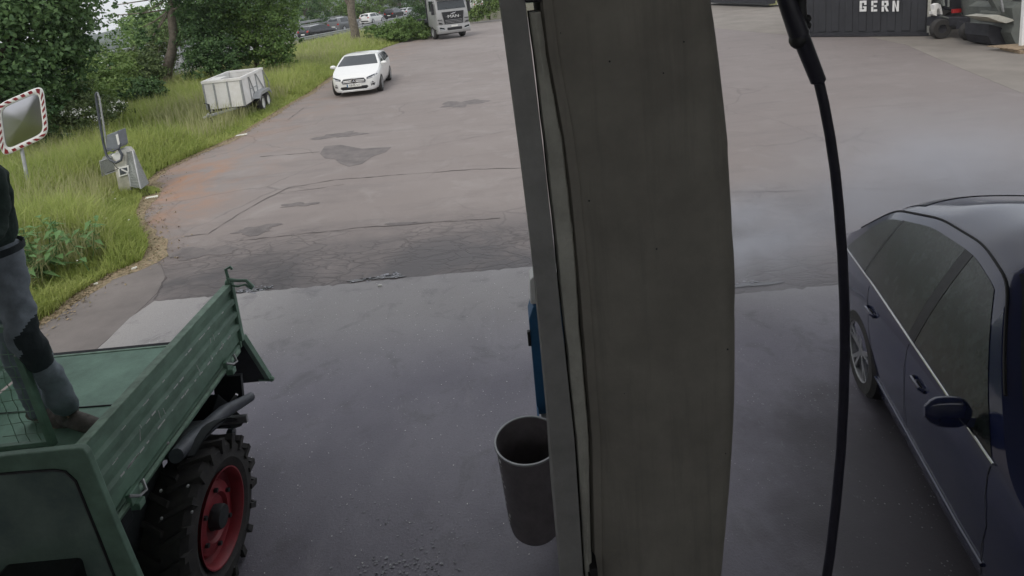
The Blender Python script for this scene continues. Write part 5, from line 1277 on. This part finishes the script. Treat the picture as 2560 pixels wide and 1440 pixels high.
for sg in (-1, 1):
    hl = tl('headlight', MB().prism([(.085, sg * .72, .66), (.085, sg * 1.14, .72), (.075, sg * 1.16, .92), (.075, sg * .80, .84)], (.03, 0, 0)), M['glass_dark'], bevel=.01)
    tl('light_bar', MB().bar((.125, sg * .74, .68), (.125, sg * 1.12, .76), .03, .03), M['lampwhite'], hl)
    tl('air_vent', MB().prism([(.06, sg * .86, 1.10), (.06, sg * 1.16, 1.16), (.06, sg * 1.14, 1.26), (.06, sg * .92, 1.20)], (.03, 0, 0)), M['black'])
    tl('corner_gap', tb_((.03, sg * 1.05, 1.44), (.05, .34, .03)), M['black'])
    b = MB(); b.box((-.30, sg * 1.42, 2.35), (.14, .20, .55)); b.box((-.30, sg * 1.42, 1.95), (.14, .20, .22)); b.tube([(-.35, sg * 1.2, 2.8), (-.3, sg * 1.42, 2.72), (-.3, sg * 1.42, 1.9)], .025, 6); tl('wing_mirror', b, M['black'], bevel=.015)
    tl('side_window', tb_((-1.1, sg * 1.243, 2.45), (.95, .02, .75)), M['glass_dark'])
    for x in (-1.35, -4.9, -6.2):
        car_wheel(TK, x, sg * 1.08, .50, .32, M['galv'], 0, tmat=None, rr_=.58)
tl('chassis', tb_((-4.3, 0, .85), (5.4, 1.0, .3)), M['tdark'])
tl('load_bed', tb_((-4.8, 0, 1.35), (5.0, 2.45, .25)), M['machdark'], bevel=.02)
tl('front_wall', tb_((-2.45, 0, 2.3), (.12, 2.45, 1.8)), M['machdark'])
tl('crane_beam', MB().bar((-2.6, -.2, 3.0), (-6.8, -2.0, 3.25), .3, .3), M['machdark'])
tl('mud_flap', tb_((-.95, 0, .45), (.05, 2.2, .3)), M['black'])

# ------------------------------------------------------------------ white trailer on the grass
c1 = G(612, 264, .46); c2 = G(527, 286, .46); c3 = G(682, 236, .46)
ux = Vector((-math.cos(.13), -math.sin(.13), 0))
uy = Vector((-ux.y, ux.x, 0));
if uy.dot(c3 - c1) < 0: uy = -uy
TL = thing('box_trailer', 'open white panelled box trailer with two axles parked in the grass', 'trailer', (c1.x, c1.y, 0))
Wt, Lt, z0_, z1_ = 1.12, 2.6, .46, 1.32
def tp_(a, b_, z): return Vector((c1.x, c1.y, 0)) + ux * a + uy * b_ + Vector((0, 0, z))
rotT = Matrix((ux, uy, Vector((0, 0, 1)))).transposed()
def tbox(a, b_, z, s): return MB().box(tp_(a, b_, z), s, rotT)
tbox(Wt / 2, Lt / 2, z0_ - .03, (Wt, Lt, .06)).build('floor', M['machdark'], TL)
for nm, a, b_, sa, sb_ in (('front_panel', Wt / 2, 0, Wt, .03), ('rear_panel', Wt / 2, Lt, Wt, .03), ('side_panel', 0, Lt / 2, .03, Lt), ('side_panel', Wt, Lt / 2, .03, Lt)):
    tbox(a, b_, (z0_ + z1_) / 2, (sa, sb_, z1_ - z0_)).build(nm, M['dirtywhite'], TL)
tbox(Wt * .25, Lt * .5, z1_ - .18, (Wt * .5, Lt * .9, .02)).build('cover_board', M['machdark'], TL)
tbox(Wt * .8, Lt * .25, z1_ + .02, (Wt * .34, .8, .03)).build('inner_lid', M['dirtywhite'], TL)
for nm, a, b_, sa, sb_ in (('top_rail', Wt / 2, -.01, Wt + .08, .07), ('top_rail', -.01, Lt / 2, .07, Lt + .08), ('top_rail', Wt + .01, Lt / 2, .07, Lt + .08), ('top_rail', Wt / 2, Lt + .01, Wt + .08, .07)):
    tbox(a, b_, z1_ + .01, (sa, sb_, .09)).build(nm, M['dirtywhite'], TL, bevel=.008)
for f in (0, .36, .72, 1): tbox(Wt * f, -.028, (z0_ + z1_) / 2, (.045, .025, z1_ - z0_)).build('panel_post', M['galv'], TL)
for f in (.0, .3, .62, 1): tbox(-.028, Lt * f, (z0_ + z1_) / 2, (.025, .045, z1_ - z0_)).build('panel_post', M['galv'], TL)
b = MB(); b.bar(tp_(-.045, Lt * .30, z1_ - .05), tp_(-.045, Lt * .45, z0_ + .2), .03, .02); b.bar(tp_(-.045, Lt * .30, z0_ + .42), tp_(-.045, Lt * .62, z0_ + .42), .025, .02); b.bar(tp_(-.045, Lt * .62, z1_ - .05), tp_(-.045, Lt * .95, z0_ + .1), .03, .02); b.build('side_brace', M['galv'], TL)
b = MB(); b.tube([tp_(-.02, Lt, z1_), tp_(-.05, Lt + .45, z0_ + .35), tp_(-.03, Lt + .5, z0_ - .05)], .02, 6); b.tube([tp_(Wt * .5, Lt, z1_), tp_(Wt * .5, Lt + .45, z0_ + .35), tp_(Wt * .5, Lt + .5, z0_ - .05)], .02, 6); b.build('rear_bow', M['galv'], TL)
for sb_, lat in ((1, -.14), (-1, Wt + .14)):
    for k in (0, 1):
        w_ = bpy.data.objects.new('wheel', None); COL.objects.link(w_); w_.parent = TL; w_.empty_display_size = .1
        b = MB(); cc = tp_(lat, Lt * .5 + k * .68, .29); rt = rotT.to_3x3()
        def lath(prof, n=22):
            m_ = MB(); m_.lathe(prof, n, (0, 0, 0), 'x'); m_.v = [tuple(rt @ Vector(v) + cc) for v in m_.v]; return m_
        o_ = -sb_
        m_ = lath([(.17, -.09), (.26, -.09), (.29, -.05), (.29, .05), (.26, .09), (.17, .09)]); m_.build('tyre', M['rubber'], w_, smooth=40)
        m_ = lath([(.001, o_ * .05), (.10, o_ * .07), (.13, o_ * .05), (.19, o_ * .085), (.205, o_ * .092)]); m_.build('rim', M['white'], w_, smooth=30)
        # the wheel empties sit at the trailer root, their meshes at their own place
    b = MB(); rows = []
    for i in range(13):
        f = i / 12; s_ = Lt * .5 - .45 + f * 1.58; h_ = .52 + .17 * min(1, math.sin(min(f, 1 - f) * math.pi * 1.0) * 2.2)
        rows.append([tp_(lat + o_ * -.12 * q_ * sb_ * -1 if False else lat + x_, s_, h_) for x_ in (-.12, .12)])
    b.grid(rows); b.grid([[r[0 if sb_ > 0 else 1] for r in rows], [r[0 if sb_ > 0 else 1] + Vector((0, 0, -.10)) for r in rows]]); b.build('mudguard', M['galv'], TL, smooth=40)
b = MB(); hitch = tp_(Wt * .72, -1.05, .42)
b.bar(tp_(Wt * .15, .3, .40), hitch, .07, .07); b.bar(tp_(Wt * .95, .3, .40), hitch, .07, .07); b.build('drawbar', M['galv'], TL)
b = MB(); b.tube([hitch, hitch - uy * .18], .035, 8); b.ball(hitch - uy * .22, .05, 8, 6); b.build('coupling', M['steel'], TL)
b = MB(); b.tube([hitch + uy * .3 + Vector((0, 0, -.36)), hitch + uy * .3 + Vector((0, 0, .32))], .03, 8); b.tube([hitch + uy * .3 + Vector((0, 0, .32)), hitch + uy * .3 + ux * .12 + Vector((0, 0, .36))], .012, 6); b.build('jockey_stand', M['tdark'], TL)

# ------------------------------------------------------------------ vacuum station at the verge
YV = 11.55
def vp(px, py, dy=0): return GY(px, py, YV + dy)
gv = G(318, 489)
VS = thing('vacuum_station', 'pale vacuum station with hose pole and mesh guards at the verge', 'vacuum station', (gv.x, gv.y, 0))
MB().prism([vp(*p) for p in [(281, 392), (290, 376), (303, 377), (312, 388), (318, 420), (327, 462), (327, 478), (316, 492), (302, 490), (296, 470)]], (0, .34, 0)).build('column', M['stone'], VS, bevel=.012, smooth=30)
MB().prism([vp(*p, -.02) for p in [(276, 388), (300, 376), (306, 402), (292, 408)]], (0, .05, 0)).build('hose_cup', M['white'], VS, bevel=.02)
MB().prism([vp(*p, -.02) for p in [(266, 338), (294, 327), (301, 365), (296, 371), (272, 376), (267, 372)]], (0, .26, 0)).build('control_box', M['stationgrey'], VS, bevel=.012)
MB().prism([vp(*p, -.03) for p in [(289, 337), (294, 335), (299, 361), (295, 363)]], (0, .02, 0)).build('display_panel', M['white'], VS)
MB().tube([vp(268, 373, -.04), vp(282, 378, -.08), vp(298, 370, -.04), vp(301, 358, .0)], .022, 8).build('hose_bracket', M['tgrey'], VS, smooth=True)
MB().tube([vp(243, 231), vp(240, 236), vp(241, 250), vp(250, 310), vp(259, 360), vp(266, 388, -.04), vp(275, 400, -.08), vp(290, 407, -.08), vp(303, 400, -.06), vp(305, 388, -.04), vp(297, 372, -.02)], .024, 10).build('hose', M['tgrey'], VS, smooth=True)
MB().tube([vp(243, 231), vp(248, 243), vp(257, 300), vp(268, 372), vp(270, 380)], .016, 8).build('hose_pole', M['galv'], VS, smooth=True)
b = MB(); ps = [vp(*p) for p in [(297, 418), (323, 412), (325, 434), (300, 441)]]; b.prism([p + Vector((0, -.03, 0)) for p in ps], (0, .02, 0)); sg_ = b.build('notice_board', M['white'], VS)
ps = [vp(*p) for p in [(301, 421), (320, 417), (322, 431), (303, 437)]]; MB().prism([p + Vector((0, -.034, 0)) for p in ps], (0, .006, 0)).build('notice_picture', M['tgrey'], sg_)
b = MB(); b.bar(vp(303, 423, -.04), vp(320, 431, -.04), .03, .006, (0, 1, 0)); b.build('notice_stripe', M['letter'], sg_)
b = MB(); b.tube([vp(283, 408, -.03), vp(292, 420, -.03), vp(297, 421, -.03)], .006, 5); b.tube([vp(268, 432, .0), vp(288, 425, -.02), vp(297, 421, -.03)], .006, 5); b.build('cable', M['black'], VS)
def guard(corners, nm='mesh_guard'):
    fr_ = MB(); n = len(corners); fr_.tube(corners + [corners[0]], .014, 6); o = fr_.build(nm, M['galv'], VS, smooth=True)
    w_ = MB(); a, b_, c_, d_ = corners[:4]; k = 13
    for i in range(1, k):
        f = i / k; w_.tube([a.lerp(b_, f), d_.lerp(c_, f)], .006, 4, False); w_.tube([a.lerp(d_, f), b_.lerp(c_, f)], .006, 4, False)
    wb = w_.build('mesh_wire', M['meshg'], o); wb['kind'] = 'stuff'
    MB().prism([p + Vector((0, .01, 0)) for p in corners], (0, .004, 0)).build('mesh_backing', M['meshg'], o); return o
guard([vp(313, 383, .1), vp(331, 377, .1), vp(351, 470, -.2), vp(327, 466, -.1)])
guard([vp(332, 378, .1), vp(334, 378, .12), vp(371, 458, .25), vp(352, 472, -.2)])
guard([vp(250, 403, .1), vp(281, 393, .1), vp(289, 428, .1), vp(256, 440, .1)])
MB().prism([vp(*p, .12) for p in [(258, 392), (276, 385), (283, 395), (252, 404)]], (0, .1, 0)).build('guard_cap', M['galv'], VS)
b = MB(); ctr = G(352, 486)
t = thing('stone_mound', 'small mossy mound at the foot of the vacuum station', 'mound', (ctr.x, ctr.y, 0))
MB().ball((ctr.x, ctr.y, -.01), .30, 14, 9, (1.25, .7, .38)).build('mound', M['soil'], t, smooth=True)
n = 1500; a = RNG.uniform(0, 6.28, n); r = np.sqrt(RNG.random(n)); ps = np.stack([ctr.x + .38 * r * np.cos(a), ctr.y + .22 * r * np.sin(a), .11 * np.sqrt(1 - r ** 2) - .02], 1)
g_ = blades('moss_grass', n, ps, RNG.uniform(.03, .09, n), np.full(n, .010), .8, M['grass']); g_.parent = t; g_.location = -Vector((ctr.x, ctr.y, 0)); g_['kind'] = 'stuff'

# ------------------------------------------------------------------ traffic mirror
pb0 = G(84, 530); pt = GY(54, 372, 11.45)
TM = thing('traffic_mirror', 'convex traffic mirror with red and white striped frame on a steel post', 'mirror', (pb0.x, pb0.y, 0))
MB().tube([(pb0.x, pb0.y, -.05), pt, GY(48, 330, 11.5)], .032, 10).build('post', M['galv'], TM, smooth=True)
cTL, cTR, cBR, cBL = GY(-12, 262, 11.25), GY(107, 213, 11.6), GY(123, 338, 11.6), GY(4, 396, 11.25)
mc = (cTL + cTR + cBR + cBL) / 4; eu = ((cTR - cTL) + (cBR - cBL)) / 4; ev = ((cTL - cBL) + (cTR - cBR)) / 4
nn = eu.cross(ev).normalized()
if nn.y > 0: nn = -nn
def rr_pt(a, k, rad=.22):
    """point on a rounded rectangle of half size k"""
    ca, sa = math.cos(a), math.sin(a); p = 6.5; d = (abs(ca) ** p + abs(sa) ** p) ** (1 / p); return mc + eu * (ca / d * k) + ev * (sa / d * k)
NP = 72; b = MB(); rows = []
for k, o in ((1.0, -.03), (1.0, .012), (.97, .022), (.86, .022), (.80, .008), (.79, -.01)):
    rows.append([rr_pt(2 * math.pi * i / NP, k) + nn * o for i in range(NP + 1)])
b.grid(rows); b.build('frame', M['white'], TM, smooth=40)
b = MB(); rows = []
for k in (.80, .6, .4, .2, .001): rows.append([rr_pt(2 * math.pi * i / NP, k) + nn * (-.008 + .05 * (1 - (k / .8) ** 2)) for i in range(NP + 1)])
b.grid(rows); b.build('mirror_glass', M['mirror'], TM, smooth=180)
MB().prism([rr_pt(2 * math.pi * i / NP, .99) - nn * .03 for i in range(NP)], tuple(-nn * .02)).build('back_plate', M['galv'], TM)
def arc_pt(s):
    """even spacing round the frame"""
    return s
Lp = [0]
for i in range(NP * 4): Lp.append(Lp[-1] + (rr_pt(2 * math.pi * (i + 1) / (NP * 4), .93) - rr_pt(2 * math.pi * i / (NP * 4), .93)).length)
for k in range(24):
    s0 = Lp[-1] * (k / 24); s1 = s0 + Lp[-1] / 24 * .50
    a_ = [2 * math.pi * float(np.interp(s, Lp, range(len(Lp)))) / (NP * 4) for s in (s0, (s0 + s1) / 2, s1)]
    sk = .055; rows = [[rr_pt(x + d_, kk) + nn * .0245 for x in a_] for kk, d_ in ((.855, -sk), (.975, sk))]
    MB().grid(rows).build('red_stripe', M['rimred'], TM, fix=False)

# ------------------------------------------------------------------ right hand side: container, machine, skip, pallet
ca, cb = G(2008, 93), G(2322, 91); cx_ = (cb - ca); Lc = cx_.length; cx_.normalize(); cn = Vector((-cx_.y, cx_.x, 0))
if cn.y < 0: cn = -cn
CT = thing('roll_off_container', 'black steel container with white stencilled letters at the far side of the yard', 'container', tuple((ca + cb) / 2))
Hc = 2.5
def cp(s, d, z): return ca + cx_ * s + cn * d + Vector((0, 0, z))
rotC = Matrix((cx_, cn, Vector((0, 0, 1)))).transposed()
def cbox(s, d, z, sz): return MB().box(cp(s, d, z), sz, rotC)
cbox(Lc / 2, 1.2, Hc / 2 + .06, (Lc - .06, 2.3, Hc)).build('shell', M['container'], CT)
b = MB(); nr = 9
for k in range(nr): b.box(cp(Lc * (k + .5) / nr, .035, Hc / 2 + .1), (Lc / nr * .55, .05, Hc - .25), rotC)
b.build('wall_rib', M['container'], CT, bevel=.015)
for s in (.02, Lc - .02): cbox(s, .04, Hc / 2 + .05, (.10, .12, Hc)).build('corner_post', M['container'] if s < 1 else M['pil_seal'], CT)
cbox(Lc / 2, .03, .09, (Lc, .12, .12)).build('base_rail', M['machdark'], CT)
cbox(Lc / 2, .03, Hc, (Lc, .12, .14)).build('top_rail', M['container'], CT)
def on_face(px, py):
    d = _ray(px, py); o = Vector((0, 0, CAM_H)); t_ = (ca - o).dot(cn) / d.dot(cn); return o + d * t_
LET = {'G': [(0, 0, .34, .28), (0, .30, .34, .70), (0, .72, .34, 1), (.34, 0, 1, .20), (.34, .80, 1, 1), (.66, .60, 1, .80), (.66, .20, 1, .46), (.46, .36, .66, .46)],
       'E': [(0, 0, .34, .46), (0, .54, .34, 1), (.40, 0, 1, .20), (.40, .80, 1, 1), (.40, .41, .88, .59)],
       'R': [(0, 0, .34, .46), (0, .54, .34, 1), (.40, .80, .95, 1), (.66, .52, 1, .80), (.40, .44, .80, .60)],
       'N': [(0, 0, .32, 1), (.68, 0, 1, 1)]}
for ch, px0, px1 in (('G', 2149, 2166), ('E', 2178, 2193), ('R', 2204, 2221), ('N', 2231, 2247)):
    p00 = on_face(px0, 29); p10 = on_face(px1, 29); p01 = on_face(px0, 2); wv_ = (p10 - p00).dot(cx_); hv = (p01 - p00).z * 1.0
    b = MB()
    def lq(x, z): return p00 + cx_ * (x * wv_) + Vector((0, 0, z * hv)) - cn * .012
    for (x0, z0, x1, z1) in LET[ch]: b.prism([lq(x0, z0), lq(x1, z0), lq(x1, z1), lq(x0, z1)], tuple(cn * .02))
    if ch == 'R': b.prism([lq(.42, .42), lq(.70, .42), lq(1.05, 0), lq(.72, 0)], tuple(cn * .02))
    if ch == 'N': b.prism([lq(.32, 1.0), lq(.36, .62), lq(.68, 0), lq(.66, .36)], tuple(cn * .02))
    b.build('letter', M['letter'], CT)

def mp(px, py, Y): return GY(px, py, Y)
mg = G(2395, 96)
MC = thing('work_machine', 'dark wheeled work machine with grey tank parked right of the container', 'machine', (mg.x, mg.y, 0))
for px, py, Y, r in ((2351, 66, 22.0, .37), (2423, 78, 21.0, .33), (2381, 62, 24.2, .36)):
    c_ = mp(px, py, Y); c_.z = r; b = MB(); b.lathe([(.16, -.12), (r * .9, -.12), (r, -.07), (r, .07), (r * .9, .12), (.16, .12)], 22, tuple(c_), 'y', close=True); b.build('tyre', M['rubber'], MC, smooth=40)
    b = MB(); b.lathe([(.001, -.06), (.10, -.08), (.165, -.10)], 16, tuple(c_), 'y'); b.build('rim', M['machdark'], MC)
a0 = mp(2330, 50, 22.6); a1 = mp(2470, 78, 20.6)
MB().bar(Vector((a0.x, 22.7, .62)), Vector((a1.x + .2, 21.2, .62)), .5, .34).build('frame', M['machdark'], MC, bevel=.03)
MB().bar(mp(2400, 60, 21.6), mp(2475, 84, 20.6), .35, .30).build('side_box', M['machdark'], MC, bevel=.02)
MB().bar(mp(2400, 57, 21.5), mp(2540, 76, 19.9), .05, .05).build('side_rail', M['galv'], MC)
MB().prism([mp(*p, 22.2) for p in [(2335, 12), (2345, 8), (2352, 12), (2357, 36), (2352, 36), (2349, 24), (2345, 20), (2342, 26), (2342, 40), (2332, 36), (2331, 28), (2337, 28)]], (0, .2, 0)).build('hook', M['dirtywhite'], MC)
MB().tube([mp(2431, -30, 21.6), mp(2438, 42, 21.6)], .34, 18).build('tank', M['mach'], MC, smooth=40)
MB().prism([mp(*p, 22.6) for p in [(2352, -20), (2372, -20), (2372, 22), (2354, 14)]], (0, .5, 0)).build('cab_panel', M['mach'], MC, bevel=.02)
MB().prism([mp(*p, 22.3) for p in [(2374, -20), (2402, -20), (2404, 30), (2376, 24)]], (0, .4, 0)).build('engine_block', M['machdark'], MC, bevel=.02)
b = MB(); b.box(mp(2391, 27, 22.0), (.3, .1, .14)); b.build('red_tank', M['redpaint'], MC)
b = MB()
for q1, q2 in (((2356, -20), (2360, 15)), ((2372, -20), (2371, 18)), ((2404, 32), (2470, 66)), ((2350, 40), (2410, 56))): b.tube([mp(*q1, 22), mp(*q2, 21.8)], .04, 6)
b.build('pipe', M['mach'], MC)
sg0 = G(2545, 122)
SK = thing('steel_skip', 'angular grey steel skip at the top right corner beside the machine', 'skip', (sg0.x, sg0.y, 0))
YS = 18.9
MB().prism([mp(*p, YS) for p in [(2530, 20), (2552, 6), (2640, 6), (2640, 150), (2546, 126), (2527, 82), (2535, 62)]], (0, 1.8, 0)).build('body', M['mach'], SK)
MB().prism([mp(*p, YS - .05) for p in [(2466, 42), (2496, 37), (2532, 48), (2535, 52), (2516, 58), (2500, 54)]], (0, .9, .0)).build('fork_flap', M['pil_seal'], SK)
MB().prism([mp(*p, YS + .4) for p in [(2472, 60), (2525, 76), (2527, 83), (2546, 126), (2480, 110), (2470, 90)]], (0, 1.0, 0)).build('undercarriage', M['machdark'], SK)
b = MB(); b.bar(mp(2452, 28, YS + .3), mp(2532, 36, YS + .3), .06, .08); b.bar(mp(2478, -10, YS + .4), mp(2502, 34, YS + .3), .06, .06); b.build('lifting_arm', M['mach'], SK)
MB().prism([mp(*p, YS + .5) for p in [(2476, -20), (2530, -20), (2532, 34), (2504, 32)]], (0, .3, 0)).build('flap', M['mach'], SK)
MB().bar(mp(2499, -20, YS + .2), mp(2508, 30, YS + .2), .05, .05).build('ram', M['steel'], SK)
t = thing('open_shed', 'open shed roof on posts over the work machine and skip at the top right', 'shed', (20, 22, 0))
MB().box((24.6, 25.2, 4.5), (17.0, 13.2, .2)).build('roof', M['machdark'], t)
MB().box((24.6, 31.7, 2.2), (17.0, .2, 4.4)).build('back_wall', M['mach'], t)
for x_, y_ in ((16.6, 31.0), (32.5, 19), (32.5, 31)): MB().box((x_, y_, 2.2), (.2, .2, 4.4)).build('post', M['galv'], t)
wp = mp(2556, 75, 18.2)
t = thing('white_post', 'slim white post at the right edge in front of the skip', 'post', (wp.x, 18.2, 0))
MB().box((wp.x, 18.2, 2.2), (.08, .10, 4.4)).build('shaft', M['white'], t); MB().box((wp.x, 18.2, .02), (.3, .3, .04)).build('foot', M['galv'], t)
pl = G(2545, 128)
t = thing('wooden_pallet', 'flat wooden pallet with loose boards lying beneath the grey skip', 'pallet', (pl.x, pl.y, 0))
for k in range(6): MB().box((pl.x + .25, pl.y - .5 + k * .2, .13), (1.4, .12, .022), Matrix.Rotation(-.25 + .02 * k, 3, 'Z')).build('board', M['woodp'], t)
for k in range(3): MB().box((pl.x - .2 + .45 * k, pl.y - .1 * k, .06), (.10, 1.1, .10), Matrix.Rotation(-.25, 3, 'Z')).build('bearer', M['woodp'], t)

# pale vehicle far behind the yard right of the post
bl = G(1775, 10); br_ = G(1948, 16)
t = thing('parked_semitrailer', 'long pale trailer far off at the top edge right of the bay post', 'trailer', tuple((bl + br_) / 2))
d = (br_ - bl).normalized()
MB().bar(bl + Vector((0, 0, 1.35)), br_ + Vector((0, 0, 1.35)), .8 + 1.2, 2.2).build('box', M['machdark'], t)
MB().bar(bl + Vector((0, -.9, .24)), br_ + Vector((0, -.9, .24)), .12, .22).build('side_skirt', M['letter'], t)
for f in (.15, .45, .68): c_ = bl.lerp(br_, f); MB().box(c_ + Vector((0, -1.0, .42)), (.9, .3, .4)).build('equipment_box', M['tgrey'], t)
MB().box(bl.lerp(br_, .9) + Vector((0, -1.1, .3)), (1.2, .1, .3)).build('yellow_marker', M['straw'], t)

# ------------------------------------------------------------------ small things
p = G(700, 159); t = thing('wooden_board', 'short pale board lying in the grass above the white trailer', 'board', (p.x, p.y, 0))
MB().box((p.x, p.y, .42), (1.0, .25, .05), Matrix.Rotation(.15, 3, 'Z')).box((p.x - .3, p.y - .1, .40), (.3, .12, .05)).build('plank', M['wood'], t)
for (px, py, ln, rz, lab) in ((380, 494, .22, .25, 'white stick on the asphalt beside the mossy mound'), (604, 338, .30, .3, 'pale scrap of wood on the kerb edge left of the yard'), (336, 672, .07, .6, 'tiny white paper scrap nearest the broad leaved weeds'), (240, 711, .05, .3, 'tiny pale stone on the side pavement near the tractor bed'), (950, 716, .05, .1, 'white crumb on the concrete edge below the long puddle')):
    p = G(px, py, .012); t = thing('scrap', lab, 'litter', (p.x, p.y, .012)); b = MB()
    b.add([Vector((-ln / 2, -ln * .12, 0)), Vector((ln / 2, -ln * .08, 0)), Vector((ln / 2 * .9, ln * .1, .01)), Vector((-ln / 2 * .8, ln * .12, .0)), Vector((-ln / 2, -ln * .1, .018)), Vector((ln / 2, -ln * .05, .02)), Vector((ln / 2 * .9, ln * .1, .026)), Vector((-ln / 2 * .8, ln * .12, .02))],
          [(0, 1, 2, 3), (7, 6, 5, 4), (0, 4, 5, 1), (1, 5, 6, 2), (2, 6, 7, 3), (3, 7, 4, 0)])
    o = b.build('piece', M['flower'], t, rel=False); o.rotation_euler = (0, 0, rz)
lp = G(462, 165, 0); t = thing('marker_post', 'thin pale marker post rising above the guard rail right of the grey trunk', 'post', (-20.5, 38, 0))
c_ = GY(452, 140, 38); t.location = (c_.x, 38, 0)
MB().tube([(c_.x, 38, 0), (c_.x, 38, c_.z + .5)], .05, 6).build('shaft', M['galv'], t)
c_ = GY(745, 30, 62); t = thing('marker_post', 'thin white pole beside the nearest black hatchback on the highway', 'post', (c_.x, 62, 0))
MB().tube([(c_.x, 62, 0), (c_.x, 62, c_.z)], .05, 6).build('shaft', M['galv'], t)

# ------------------------------------------------------------------ air
def volume(name, dens, col, aniso=.2):
    mt = bpy.data.materials.new(name); mt.use_nodes = True; t_ = mt.node_tree; t_.nodes.clear()
    o = t_.nodes.new('ShaderNodeOutputMaterial'); v = t_.nodes.new('ShaderNodeVolumePrincipled'); v.inputs['Density'].default_value = dens; v.inputs['Color'].default_value = (*col, 1); v.inputs['Anisotropy'].default_value = aniso
    t_.links.new(v.outputs[0], o.inputs['Volume']); return mt
hz = MB().box((0, 790, 16), (3000, 2000, 128)); o = hz.build('haze', volume('haze_air', .00030, (.92, .96, 1.0))); tag(o, 'pale summer haze over the whole yard and valley', 'haze', kind='stuff')

def mist_material():
    """denser in the middle, thinning to nothing at the edge, torn by noise"""
    mt = bpy.data.materials.new('spray_mist'); mt.use_nodes = True; t_ = mt.node_tree; t_.nodes.clear()
    o = t_.nodes.new('ShaderNodeOutputMaterial'); v = t_.nodes.new('ShaderNodeVolumePrincipled'); v.inputs['Color'].default_value = (.95, .96, 1, 1)
    tc = t_.nodes.new('ShaderNodeTexCoord'); ln = t_.nodes.new('ShaderNodeVectorMath'); ln.operation = 'LENGTH'
    mr = t_.nodes.new('ShaderNodeMapRange'); mr.interpolation_type = 'SMOOTHERSTEP'; mr.inputs['From Min'].default_value = 1.0; mr.inputs['From Max'].default_value = 0.0
    ns = t_.nodes.new('ShaderNodeTexNoise'); ns.inputs['Scale'].default_value = 2.6; ns.inputs['Detail'].default_value = 3
    r2 = t_.nodes.new('ShaderNodeMapRange'); r2.inputs['From Min'].default_value = .38; r2.inputs['From Max'].default_value = .62; r2.inputs['To Min'].default_value = .25
    m1 = t_.nodes.new('ShaderNodeMath'); m1.operation = 'MULTIPLY'; m2 = t_.nodes.new('ShaderNodeMath'); m2.operation = 'MULTIPLY'; m2.inputs[1].default_value = 1.15
    t_.links.new(tc.outputs['Object'], ln.inputs[0]); t_.links.new(ln.outputs['Value'], mr.inputs['Value']); t_.links.new(tc.outputs['Object'], ns.inputs['Vector'])
    t_.links.new(ns.outputs['Fac'], r2.inputs['Value']); t_.links.new(mr.outputs['Result'], m1.inputs[0]); t_.links.new(r2.outputs['Result'], m1.inputs[1])
    t_.links.new(m1.outputs[0], m2.inputs[0]); t_.links.new(m2.outputs[0], v.inputs['Density']); t_.links.new(v.outputs[0], o.inputs['Volume']); return mt
SC.cycles.volume_step_rate = 1.0; SC.cycles.volume_max_steps = 64
mm_ = mist_material()
for c_, sc_, lab in (((3.9, 4.9, 1.2), (2.5, 1.7, 1.2), 'thin pale spray mist drifting above the rear of the wet sedan'), ((2.3, 5.8, .62), (1.1, 1.2, .75), 'wisp of pale mist over the ground between the bay post and the sedan')):
    o = MB().ball((0, 0, 0), 1.0, 24, 16).build('water_mist', mm_, smooth=True); o.location = c_; o.scale = sc_
    tag(o, lab, 'mist', None, 'stuff')
